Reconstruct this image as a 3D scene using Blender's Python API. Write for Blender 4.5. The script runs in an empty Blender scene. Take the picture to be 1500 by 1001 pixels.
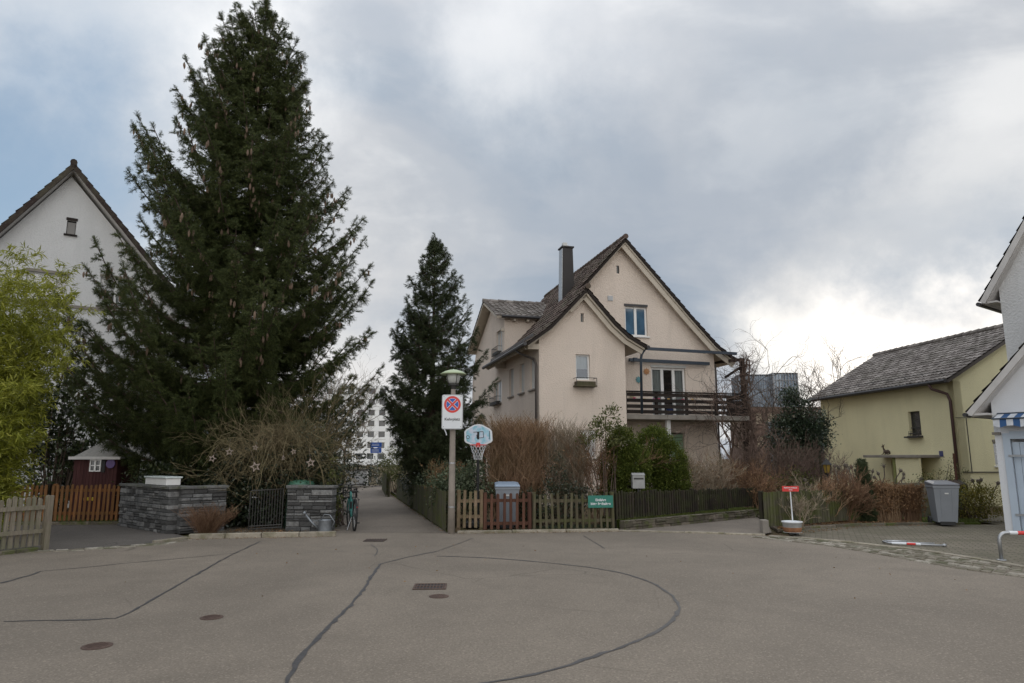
import bpy, math, random
import numpy as np
from mathutils import Vector, Matrix
from mathutils.geometry import delaunay_2d_cdt
random.seed(7); rng = np.random.default_rng(11)
C = bpy.context.scene.collection
S = bpy.context.scene
PI = math.pi
# ------------------------------------------------------------ camera numbers (photo is 1500 px wide, f = 1000 px)
F = 1000.; CH = 1.65; TH = math.atan(169 / F); ct, st = math.cos(TH), math.sin(TH)
def ray(px, py):
    u = (px - 750) / F; v = (500.5 - py) / F
    return Vector((u, ct - v * st, st + v * ct))
def G(px, py):                       # point on the ground
    r = ray(px, py); t = -CH / r.z; return (r.x * t, r.y * t)
def at(px, py, Y):                   # point at distance Y
    r = ray(px, py); t = Y / r.y; return (r.x * t, Y, CH + r.z * t)

# ------------------------------------------------------------ mesh helpers
class MB:
    def __init__(s): s.v = []; s.f = []; s.mi = []; s.m = 0
    def add(s, vs, fs):
        b = len(s.v); s.v += [tuple(v) for v in vs]; s.f += [tuple(b + i for i in f) for f in fs]; s.mi += [s.m] * len(fs); return s
    def box(s, x0, x1, y0, y1, z0, z1):
        return s.add([(x0,y0,z0),(x1,y0,z0),(x1,y1,z0),(x0,y1,z0),(x0,y0,z1),(x1,y0,z1),(x1,y1,z1),(x0,y1,z1)],
                     [(0,3,2,1),(4,5,6,7),(0,1,5,4),(1,2,6,5),(2,3,7,6),(3,0,4,7)])
    def obox(s, M, hx, hy, hz):      # box of half sizes under a matrix
        vs = [M @ Vector((a*hx, b*hy, c*hz)) for c in (-1,1) for a, b in ((-1,-1),(1,-1),(1,1),(-1,1))]
        return s.add(vs, [(0,3,2,1),(4,5,6,7),(0,1,5,4),(1,2,6,5),(2,3,7,6),(3,0,4,7)])
    def beam(s, a, b, w, h, up=(0,0,1)):   # rectangular bar from a to b, w sideways, h along up
        a, b = Vector(a), Vector(b); d = b - a; L = d.length
        if L < 1e-6: return s
        d /= L; u = Vector(up); sd = d.cross(u)
        if sd.length < 1e-4: sd = d.cross(Vector((1,0,0)))
        sd.normalize(); u = sd.cross(d)
        M = Matrix((( *sd, ), ( *d, ), ( *u, ))).transposed().to_4x4(); M.translation = (a + b) / 2
        return s.obox(M, w/2, L/2, h/2)
    def tube(s, pts, r, n=6, caps=True):
        pts = [Vector(p) for p in pts]; m = len(pts)
        rs = r if isinstance(r, (list, tuple)) else [r] * m
        ref = None; vs = []; fs = []
        for i, p in enumerate(pts):
            d = (pts[min(i+1, m-1)] - pts[max(i-1, 0)])
            if d.length < 1e-9: d = Vector((0,0,1))
            d.normalize()
            if ref is None: ref = d.orthogonal().normalized()
            ref = (ref - d * ref.dot(d))
            if ref.length < 1e-6: ref = d.orthogonal()
            ref.normalize(); q = d.cross(ref)
            for k in range(n):
                a = 2*PI*k/n; vs.append(p + (ref*math.cos(a) + q*math.sin(a)) * rs[i])
        for i in range(m-1):
            for k in range(n):
                fs.append((i*n+k, i*n+(k+1)%n, (i+1)*n+(k+1)%n, (i+1)*n+k))
        if caps: fs += [tuple(range(n-1,-1,-1)), tuple((m-1)*n+k for k in range(n))]
        return s.add(vs, fs)
    def lathe(s, prof, c=(0,0,0), n=20):
        vs = []; fs = []; m = len(prof)
        for r, z in prof:
            for k in range(n):
                a = 2*PI*k/n; vs.append((c[0]+r*math.cos(a), c[1]+r*math.sin(a), c[2]+z))
        for i in range(m-1):
            for k in range(n): fs.append((i*n+k, i*n+(k+1)%n, (i+1)*n+(k+1)%n, (i+1)*n+k))
        fs += [tuple(range(n-1,-1,-1)), tuple((m-1)*n+k for k in range(n))]
        return s.add(vs, fs)
    def prism(s, poly, f0, f1):       # poly extruded: f0/f1 map (a, b) to the two faces
        n = len(poly)
        return s.add([f0(*p) for p in poly] + [f1(*p) for p in poly],
                     [tuple(range(n-1,-1,-1)), tuple(range(n, 2*n))] + [(k,(k+1)%n,n+(k+1)%n,n+k) for k in range(n)])
    def build(s, name, mat, parent=None, smooth=False, loc=None, bevel=0):
        me = bpy.data.meshes.new(name); me.from_pydata(s.v, [], s.f)
        for m in (mat if isinstance(mat, (list, tuple)) else [mat]): me.materials.append(m)
        if any(s.mi): me.polygons.foreach_set('material_index', s.mi)
        if smooth: me.polygons.foreach_set('use_smooth', [True] * len(s.f))
        me.validate(); me.update()
        o = bpy.data.objects.new(name, me); C.objects.link(o)
        if parent: o.parent = parent
        if loc: o.location = loc
        if bevel:
            b = o.modifiers.new('bevel', 'BEVEL'); b.width = bevel; b.segments = 2; b.limit_method = 'ANGLE'; b.angle_limit = 0.6
        return o
def np_build(name, V, Fc, mat, parent=None, loc=None):
    me = bpy.data.meshes.new(name); V = np.asarray(V, dtype=np.float32); Fc = np.asarray(Fc, dtype=np.int32); k = Fc.shape[1]
    me.vertices.add(len(V)); me.vertices.foreach_set('co', V.ravel())
    me.loops.add(Fc.size); me.loops.foreach_set('vertex_index', Fc.ravel())
    me.polygons.add(len(Fc)); me.polygons.foreach_set('loop_start', np.arange(0, Fc.size, k, dtype=np.int32))
    me.polygons.foreach_set('loop_total', np.full(len(Fc), k, dtype=np.int32))
    me.update(calc_edges=True); me.materials.append(mat)
    o = bpy.data.objects.new(name, me); C.objects.link(o)
    if parent: o.parent = parent
    if loc: o.location = loc
    return o
def tag(o, label=None, cat=None, group=None, kind=None):
    if label: o['label'] = label
    if cat: o['category'] = cat
    if group: o['group'] = group
    if kind: o['kind'] = kind
    return o
def thing(name, label, cat, loc=(0,0,0), rz=0, group=None):
    o = bpy.data.objects.new(name, None); C.objects.link(o); o.location = loc; o.rotation_euler = (0,0,rz)
    o.empty_display_size = 0.2
    return tag(o, label, cat, group)
def copy_tree(o, parent=None):
    c = o.copy(); C.objects.link(c)
    if parent: c.parent = parent
    for ch in list(o.children): copy_tree(ch, c)
    return c

# ------------------------------------------------------------ materials
class NT:
    def __init__(s, name):
        s.m = bpy.data.materials.new(name); s.m.use_nodes = True; s.t = s.m.node_tree; s.n = s.t.nodes; s.l = s.t.links
        s.b = s.n['Principled BSDF']; s.co = s.n.new('ShaderNodeTexCoord')
    def node(s, ty, ins=None, **kw):
        x = s.n.new(ty)
        for k, v in kw.items(): setattr(x, k, v)
        for k, v in (ins or {}).items():
            if hasattr(v, 'is_linked') or hasattr(v, 'links'): s.l.new(v, x.inputs[k])
            else: x.inputs[k].default_value = v
        return x
    def noise(s, scale, detail=4, rough=.55, vec=None, dist=0, out='Fac'):
        x = s.node('ShaderNodeTexNoise', {'Vector': vec or s.co.outputs['Object'], 'Scale': scale, 'Detail': detail, 'Roughness': rough, 'Distortion': dist}); return x.outputs[out]
    def mapping(s, sc=(1,1,1), rot=(0,0,0), loc=(0,0,0), src=None):
        return s.node('ShaderNodeMapping', {'Vector': src or s.co.outputs['Object'], 'Scale': sc, 'Rotation': rot, 'Location': loc}).outputs[0]
    def ramp(s, fac, stops):
        x = s.node('ShaderNodeValToRGB', {'Fac': fac}); cr = x.color_ramp
        while len(cr.elements) < len(stops): cr.elements.new(.5)
        for e, (p, c) in zip(cr.elements, stops):
            e.position = p; e.color = (*c, 1) if isinstance(c, tuple) else (c, c, c, 1)
        return x.outputs[0]
    def mix(s, fac, a, b, mode='MIX'):
        x = s.node('ShaderNodeMix', data_type='RGBA', blend_type=mode)
        for i, v in ((0, fac), (6, a), (7, b)):
            if isinstance(v, (int, float)): x.inputs[i].default_value = v if i == 0 else (v, v, v, 1)
            elif isinstance(v, tuple): x.inputs[i].default_value = (*v, 1)
            else: s.l.new(v, x.inputs[i])
        return x.outputs[2]
    def math(s, op, a, b=0.5):
        x = s.node('ShaderNodeMath', operation=op)
        for i, v in ((0, a), (1, b)):
            if isinstance(v, (int, float)): x.inputs[i].default_value = v
            else: s.l.new(v, x.inputs[i])
        return x.outputs[0]
    def rnd(s): return s.node('ShaderNodeNewGeometry').outputs['Random Per Island']
    def col(s, c):
        if isinstance(c, tuple): s.b.inputs['Base Color'].default_value = (*c, 1)
        else: s.l.new(c, s.b.inputs['Base Color'])
        return s
    def rough(s, r, spec=None):
        if isinstance(r, (int, float)): s.b.inputs['Roughness'].default_value = r
        else: s.l.new(r, s.b.inputs['Roughness'])
        if spec is not None: s.b.inputs['Specular IOR Level'].default_value = spec
        return s
    def bump(s, h, strength=.4, dist=.02):
        x = s.node('ShaderNodeBump', {'Height': h, 'Strength': strength, 'Distance': dist}); s.l.new(x.outputs[0], s.b.inputs['Normal']); return s
def sc3(c, k): return tuple(min(1, x*k) for x in c)
def plain(name, c, rough=.6, metal=0, var=.12, scale=8, bump=0, bs=60, spec=None):
    t = NT(name); n = t.noise(scale, 5)
    t.col(t.ramp(n, [(.25, sc3(c, 1-var)), (.75, sc3(c, 1+var))])); t.rough(rough, spec); t.b.inputs['Metallic'].default_value = metal
    if bump: t.bump(t.noise(bs, 3), bump, .01)
    return t.m
def leafmat(name, c1, c2, c3=None, rough=.55, trans=.25, spec=.3, scale=1.3):
    t = NT(name); r = t.rnd()
    stops = [(0, c1), (1, c2)] if c3 is None else [(0, c1), (.55, c2), (1, c3)]
    base = t.ramp(r, stops); n = t.noise(scale, 3)
    base = t.mix(t.ramp(n, [(.35, 0.), (.65, .8)]), base, t.mix(1., base, (.72,.78,.7), 'MULTIPLY'))
    t.col(base); t.rough(rough, spec)
    if trans:
        tr = t.node('ShaderNodeBsdfTranslucent', {'Color': base}); mx = t.node('ShaderNodeMixShader', {0: trans})
        t.l.new(t.b.outputs[0], mx.inputs[1]); t.l.new(tr.outputs[0], mx.inputs[2]); t.l.new(mx.outputs[0], t.n['Material Output'].inputs[0])
    return t.m
def stucco(name, c, stain=.75, bscale=45, bstr=.5):
    t = NT(name); big = t.noise(.55, 6, .6)
    streak = t.noise(1.0, 5, .6, vec=t.mapping((1.7, 1.7, .28)), dist=.8)
    base = t.ramp(big, [(.3, sc3(c, .93)), (.7, sc3(c, 1.05))])
    base = t.mix(t.ramp(streak, [(.5, 0.), (.74, .32)]), base, sc3(c, stain))
    fine = t.noise(bscale, 3, .7); base = t.mix(t.ramp(fine, [(.3, .35), (.6, 0.)]), base, sc3(c, .78))
    t.col(base).rough(.95, .15).bump(fine, bstr, .03); return t.m
def tilemat(name, c1, c2, c3, moss=(.09,.085,.055)):
    t = NT(name); r = t.rnd(); base = t.ramp(r, [(0, c1), (.5, c2), (1, c3)])
    n = t.noise(1.4, 6, .65); base = t.mix(t.ramp(n, [(.45, 0.), (.7, .75)]), base, moss)
    f = t.noise(22, 4, .7); base = t.mix(t.ramp(f, [(.55, 0.), (.7, .5)]), base, (.16,.15,.13))
    t.col(base).rough(.85, .25).bump(f, .4, .01); return t.m
def woodmat(name, c1, c2, moss=None, grain=(30,30,2.2), rough=.85):
    t = NT(name); r = t.rnd(); base = t.ramp(r, [(0, c1), (1, c2)])
    g = t.noise(1, 5, .65, vec=t.mapping(grain)); base = t.mix(t.ramp(g, [(.4, 0.), (.65, .6)]), base, sc3(c1, .5))
    if moss:
        m = t.noise(2.6, 5, .7); base = t.mix(t.ramp(m, [(.42, 0.), (.62, .8)]), base, moss)
    t.col(base).rough(rough, .2).bump(g, .5, .006); return t.m

M = {}
# asphalt
def asphalt(name, c, dark=.8):
    t = NT(name)
    big = t.noise(.22, 6, .6, dist=.6); mid = t.noise(1.7, 5, .65); fine = t.noise(42, 3, .75); spk = t.node('ShaderNodeTexVoronoi', {'Vector': t.co.outputs['Object'], 'Scale': 75.}).outputs['Color']
    sp2 = t.node('ShaderNodeSeparateColor', {0: spk}).outputs[0]
    base = t.ramp(big, [(.32, sc3(c, .74)), (.5, c), (.66, sc3(c, 1.2))])
    damp = t.noise(.45, 6, .65, dist=1.2, vec=t.mapping((1,1,1), loc=(5,2,0))); base = t.mix(t.ramp(damp, [(.55, 0.), (.68, .45)]), base, sc3(c, .66))
    base = t.mix(t.ramp(mid, [(.45, 0.), (.72, .55)]), base, sc3(c, dark))
    base = t.mix(t.ramp(fine, [(.32, .7), (.55, 0.)]), base, sc3(c, .55))
    base = t.mix(t.ramp(sp2, [(.82, 0.), (.98, .5)]), base, sc3(c, 1.7))
    base = t.mix(t.ramp(sp2, [(.0, .45), (.15, 0.)]), base, sc3(c, .55))
    crack = t.node('ShaderNodeTexVoronoi', {'Vector': t.node('ShaderNodeMixRGB', {0: .12, 1: t.co.outputs['Object'], 2: t.noise(2.2, 4, out='Color')}).outputs[0], 'Scale': .55}, feature='DISTANCE_TO_EDGE').outputs[0]
    cm = t.math('MULTIPLY', t.ramp(crack, [(0., .75), (.006, 0.)]), t.ramp(t.noise(.35, 2, vec=t.mapping(loc=(9,3,0))), [(.56, 0.), (.64, 1.)]))
    base = t.mix(cm, base, sc3(c, .35))
    t.col(base).rough(.85, .35).bump(t.mix(.5, fine, sp2), .8, .008); return t.m
M['asphalt'] = asphalt('asphalt', (.200,.168,.133), .74)
M['asphalt_old'] = asphalt('asphalt_driveway', (.19,.160,.130), .7)
M['asphalt_dark'] = asphalt('asphalt_dark', (.115,.102,.09), .75)
def seam():
    t = NT('tar'); n = t.noise(9, 5); t.col(t.ramp(n, [(.3, (.035,.034,.036)), (.8, (.085,.08,.078))])).rough(.55, .4).bump(t.noise(40, 3), .5, .01); return t.m
M['tar'] = seam()
def soil():
    t = NT('soil'); n = t.noise(1.2, 7, .7); f = t.noise(28, 4, .7)
    b = t.ramp(n, [(.3, (.075,.055,.035)), (.5, (.12,.09,.055)), (.68, (.075,.085,.03))]); b = t.mix(t.ramp(f, [(.5, 0.), (.7, .6)]), b, (.2,.15,.09))
    t.col(b).rough(.95, .1).bump(f, 1., .05); return t.m
M['soil'] = soil()
def gravel(name, c1, c2, s=16):
    t = NT(name); v = t.node('ShaderNodeTexVoronoi', {'Vector': t.co.outputs['Object'], 'Scale': float(s)}); r = t.node('ShaderNodeSeparateColor', {0: v.outputs['Color']}).outputs[0]
    b = t.ramp(r, [(0, c1), (1, c2)]); b = t.mix(t.ramp(v.outputs['Distance'], [(.25, 0.), (.6, .8)]), b, sc3(c1, .35))
    n = t.noise(.9, 4); b = t.mix(t.ramp(n, [(.45, 0.), (.65, .45)]), b, sc3(c1, .6)); t.col(b).rough(.9, .2).bump(v.outputs['Distance'], .8, .02); return t.m
M['gravel'] = gravel('gravel', (.13,.105,.075), (.30,.25,.19), 22)
def grass():
    t = NT('grass'); n = t.noise(5, 6, .7); t.col(t.ramp(n, [(.3, (.05,.07,.015)), (.7, (.11,.14,.03))])).rough(.9, .1).bump(t.noise(40, 3), 1, .04); return t.m
M['grass'] = grass()
def pavers():
    t = NT('pavers'); mp = t.mapping((1,1,1), (0,0,.42))
    b = t.node('ShaderNodeTexBrick', {'Vector': mp, 'Color1': (.225,.195,.15,1), 'Color2': (.155,.135,.105,1), 'Mortar': (.075,.07,.045,1), 'Scale': 1., 'Mortar Size': .012, 'Mortar Smooth': .4, 'Brick Width': .22, 'Row Height': .13, 'Bias': 0.})
    n = t.noise(.8, 6, .65); c = t.mix(t.ramp(n, [(.42, 0.), (.68, .6)]), b.outputs[0], (.10,.095,.06)); f = t.noise(60, 3)
    c = t.mix(t.ramp(f, [(.35, .5), (.55, 0.)]), c, (.08,.07,.055))
    t.col(c).rough(.9, .2).bump(b.outputs['Fac'], -.6, .01); return t.m
M['pavers'] = pavers()
def stone(name, a, b, c, mossc=None):
    t = NT(name); r = t.rnd(); base = t.ramp(r, [(0, a), (.5, b), (1, c)]); n = t.noise(9, 6, .7); base = t.mix(t.ramp(n, [(.4, 0.), (.7, .7)]), base, sc3(a, .7))
    if mossc: base = t.mix(t.ramp(t.noise(3, 5, .7), [(.48, 0.), (.62, .8)]), base, mossc)
    t.col(base).rough(.85, .3).bump(t.noise(24, 6, .7), .9, .025); return t.m
M['slate'] = stone('slate', (.060,.058,.056), (.13,.13,.128), (.30,.295,.285))
M['slate_gap'] = plain('wall_core', (.03,.03,.03), .95)
M['coping'] = stone('coping', (.12,.12,.12), (.17,.165,.16), (.20,.20,.19), (.10,.11,.06))
M['kerb'] = stone('kerb', (.27,.24,.19), (.34,.30,.24), (.42,.37,.29), (.17,.155,.095))
M['cobble'] = stone('cobble', (.13,.112,.08), (.23,.20,.155), (.46,.42,.36), (.085,.09,.045))
M['old_wall'] = stone('old_wall', (.08,.07,.05), (.15,.13,.10), (.24,.20,.16), (.08,.10,.02))
M['stucco_house'] = stucco('stucco_house', (.73,.625,.535), .66, 22, 1.)
M['stucco_shade'] = stucco('stucco_reveal', (.66,.57,.485), .9)
M['stucco_white'] = stucco('stucco_white', (.66,.66,.655), .78, 20, .9)
M['stucco_garage'] = stucco('stucco_garage', (.70,.71,.73), .85, 40, .3)
M['stucco_yellow'] = stucco('stucco_yellow', (.76,.70,.45), .80, 30, .6)
M['soffit'] = plain('soffit_paint', (.50,.44,.36), .7, scale=3)
M['soffit_white'] = plain('soffit_white', (.52,.50,.48), .7, scale=3)
M['tile_red'] = tilemat('roof_tile_brown', (.050,.033,.028), (.085,.056,.046), (.16,.118,.10))
M['tile_grey'] = tilemat('roof_tile_grey', (.115,.10,.092), (.185,.163,.150), (.30,.27,.25), (.13,.12,.10))
M['tile_dark'] = tilemat('roof_tile_dark', (.018,.015,.015), (.032,.023,.020), (.06,.035,.028))
M['gutter'] = plain('gutter_metal', (.045,.043,.045), .45, .4)
M['pipe'] = plain('brown_pipe', (.07,.058,.05), .45, .3)
M['slateblue'] = plain('blue_grey_metal', (.05,.065,.085), .4, .3)
M['white'] = plain('white_paint', (.75,.74,.72), .4, var=.05)
M['offwhite'] = plain('grey_white_paint', (.55,.55,.53), .5, var=.08)
M['darkwood'] = woodmat('dark_brown_wood', (.022,.017,.015), (.042,.033,.028), None, (3,30,30))
M['picket_grey'] = woodmat('weathered_grey_wood', (.19,.16,.12), (.30,.26,.205), (.16,.155,.10))
M['picket_orange'] = woodmat('orange_stained_wood', (.19,.082,.030), (.29,.135,.052), (.14,.08,.035))
M['picket_front'] = woodmat('light_brown_wood', (.18,.125,.08), (.29,.21,.145), (.11,.10,.045))
M['picket_moss'] = woodmat('mossy_wood', (.085,.070,.045), (.145,.125,.085), (.07,.075,.028))
M['picket_dark'] = woodmat('dark_old_wood', (.022,.018,.014), (.055,.043,.034), (.04,.045,.018))
M['gate_red'] = woodmat('reddish_wood', (.085,.040,.028), (.135,.066,.044))
M['board_moss'] = woodmat('mossy_boards', (.065,.06,.04), (.12,.11,.075), (.075,.09,.018))
M['concrete'] = plain('concrete', (.25,.225,.195), .9, var=.2, scale=3, bump=.5)
M['concrete_pole'] = plain('pole_concrete', (.27,.235,.20), .9, var=.18, scale=5, bump=.4)
M['metal'] = plain('galvanised_metal', (.38,.39,.40), .4, .8)
M['darkmetal'] = plain('dark_metal', (.05,.048,.045), .5, .5)
M['rust'] = plain('rusty_iron', (.10,.065,.052), .8, .3, .35, 14, .6)
M['black'] = plain('black_rubber', (.018,.018,.018), .7)
M['bark'] = plain('bark', (.085,.06,.045), .95, var=.35, scale=14, bump=1, bs=30)
M['bark_grey'] = plain('grey_bark', (.115,.095,.075), .95, var=.3, scale=14, bump=.8, bs=30)
def glass():
    t = NT('window_glass'); t.n.remove(t.b)
    fr = t.node('ShaderNodeFresnel', {'IOR': 1.55}); g = t.node('ShaderNodeBsdfGlossy', {'Color': (.95,.97,1,1), 'Roughness': .02}); tr = t.node('ShaderNodeBsdfTransparent', {'Color': (.75,.8,.8,1)})
    f2 = t.node('ShaderNodeMath', {0: fr.outputs[0], 1: .12}, operation='ADD', use_clamp=True)
    mx = t.node('ShaderNodeMixShader', {0: f2.outputs[0], 1: tr.outputs[0], 2: g.outputs[0]}); t.l.new(mx.outputs[0], t.n['Material Output'].inputs[0]); return t.m
M['glass'] = glass()
M['dark_glass'] = plain('dark_glazing', (.03,.033,.036), .06, 0, .1, spec=.8)
M['curtain'] = plain('curtain_cloth', (.50,.50,.49), .9, var=.1, scale=3)
M['blind'] = plain('grey_blind', (.42,.42,.41), .8, var=.06)
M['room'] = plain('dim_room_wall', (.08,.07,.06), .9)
# foliage
M['spruce'] = leafmat('spruce_needles', (.040,.054,.018), (.066,.084,.028), (.125,.135,.045), .6, .15, .2, .6)
M['spruce_blue'] = leafmat('spruce_needles_blue', (.034,.046,.022), (.056,.072,.032), (.09,.105,.045), .6, .12, .25, .8)
M['cone'] = plain('spruce_cones', (.16,.11,.075), .8, var=.3, scale=3)
M['bamboo'] = leafmat('bamboo_leaves', (.21,.22,.026), (.35,.36,.045), (.50,.48,.10), .5, .4)
M['bamboo_stem'] = plain('bamboo_culm', (.22,.24,.06), .5)
M['laurel'] = leafmat('laurel_leaves', (.022,.036,.014), (.045,.062,.022), (.08,.095,.04), .32, .15, .5)
M['holly'] = leafmat('dark_leaves', (.018,.028,.015), (.032,.045,.022), (.055,.065,.034), .35, .1, .5)
M['greybush'] = leafmat('grey_green_leaves', (.055,.075,.04), (.10,.125,.07), (.16,.18,.11), .5, .2)
M['privet'] = leafmat('privet_leaves', (.075,.085,.025), (.13,.14,.045), (.2,.2,.07), .5, .3)
M['thuja'] = leafmat('thuja_sprays', (.055,.075,.014), (.095,.12,.022), (.16,.18,.04), .7, .15, .15, 2.5)
M['yellowhedge'] = leafmat('yellow_green_leaves', (.12,.115,.02), (.20,.18,.035), (.26,.20,.05), .55, .3)
M['ivy'] = leafmat('ivy_leaves', (.028,.045,.026), (.048,.07,.04), (.09,.11,.06), .35, .1, .5)
M['dryleaf'] = leafmat('dry_leaves', (.16,.085,.045), (.26,.15,.08), (.36,.22,.12), .8, .2, .1)
def twigm(n, a, b): return leafmat(n, a, b, None, .85, 0, .1)
M['twig_brown'] = twigm('brown_stems', (.20,.12,.072), (.42,.28,.185))
M['twig_grey'] = twigm('grey_stems', (.21,.16,.115), (.38,.305,.23))
M['twig_red'] = twigm('red_brown_stems', (.13,.075,.048), (.26,.155,.10))
M['twig_straw'] = twigm('straw_stems', (.14,.11,.065), (.28,.225,.135))
M['twig_dark'] = twigm('dark_twigs', (.065,.048,.038), (.13,.10,.08))
M['twig_purple'] = twigm('purple_twigs', (.10,.068,.055), (.19,.13,.11))
SKY_LOBES = [(345,90,7,.95,(.98,.98,.98)),(60,50,8,.6,(.88,.90,.92)),(30,250,8,.75,(.24,.39,.56)),(120,420,7,.5,(.45,.55,.66)),(770,120,6,.7,(.96,.96,.96)),(880,40,8,.45,(.80,.81,.83)),(700,300,9,.5,(.39,.45,.53)),(1180,160,9,.6,(.36,.42,.50)),(960,300,9,.45,(.37,.43,.51)),(1100,350,7,.4,(.36,.42,.51)),(1450,400,6,.6,(.34,.43,.54)),(1420,170,6,.5,(.90,.90,.90)),(1370,250,5,.45,(.88,.88,.87)),(540,500,8,.7,(.98,.95,.91)),(1230,520,8,.7,(1.0,.97,.92)),(1310,535,4.5,1.,(1.6,1.5,1.38)),(1150,520,4,.8,(1.25,1.2,1.12))]
SKY_BACK = (1.7, 1.7)
# ------------------------------------------------------------ vegetation generators
def frames(fwd, up):
    f = fwd / np.linalg.norm(fwd, axis=1, keepdims=True); s = np.cross(f, up); s /= np.linalg.norm(s, axis=1, keepdims=True) + 1e-9
    return f, s, np.cross(s, f)
def stamp(T, org, fwd, up, sc):          # template T (k,3) with axes (forward, side, up), placed n times
    f, s, u = frames(fwd, up)
    return (org[:, None] + sc[:, None, None] * (T[None, :, :1]*f[:, None] + T[None, :, 1:2]*s[:, None] + T[None, :, 2:]*u[:, None])).reshape(-1, 3)
def tfaces(Fc, n, k): return (Fc[None] + (np.arange(n)*k)[:, None, None]).reshape(-1, Fc.shape[1])
def spray_template(r, nsub=5, step=.10, nl=.20, nw=.05, droop=.10):
    V = []; Fc = []
    def needles(a, d, L):
        d = d / np.linalg.norm(d); o = np.cross(d, [0, .3, 1.]); o /= np.linalg.norm(o); q = np.cross(d, o)
        b = len(V); w = .018
        V.extend([a + o*w, a - o*w, a + d*L]); Fc.append((b, b+1, b+2))
        x = .02; ph = r.uniform(0, 6)
        while x < L + .03:
            for k in range(2):
                ph += 2.4; dv = d*.55 + (o*math.cos(ph) + q*math.sin(ph))*.85; dv /= np.linalg.norm(dv)
                p = a + d*min(x, L); sd = np.cross(dv, d); sd /= np.linalg.norm(sd) + 1e-9; l = nl * r.uniform(.7, 1.2)
                b = len(V); V.extend([p - sd*nw*.5, p + sd*nw*.5, p + dv*l]); Fc.append((b, b+1, b+2))
            x += step
    for i in range(2):
        t0, t1 = i/2, (i+1)/2; a = np.array([t0, 0, -droop*t0*t0]); e = np.array([t1, 0, -droop*t1*t1]); needles(a, e-a, np.linalg.norm(e-a))
    for i in range(nsub):
        t = .08 + .84*i/nsub
        for sgn in (-1, 1):
            an = r.uniform(.55, 1.1); L = (.42*(1-t) + .20) * r.uniform(.75, 1.25); a = np.array([t, 0, -droop*t*t])
            needles(a, np.array([math.cos(an), sgn*math.sin(an), r.uniform(-.5, .35)]), L)
    return np.array(V), np.array(Fc)
_r = np.random.default_rng(5)
SPRAYS = [spray_template(_r) for _ in range(5)]
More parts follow.
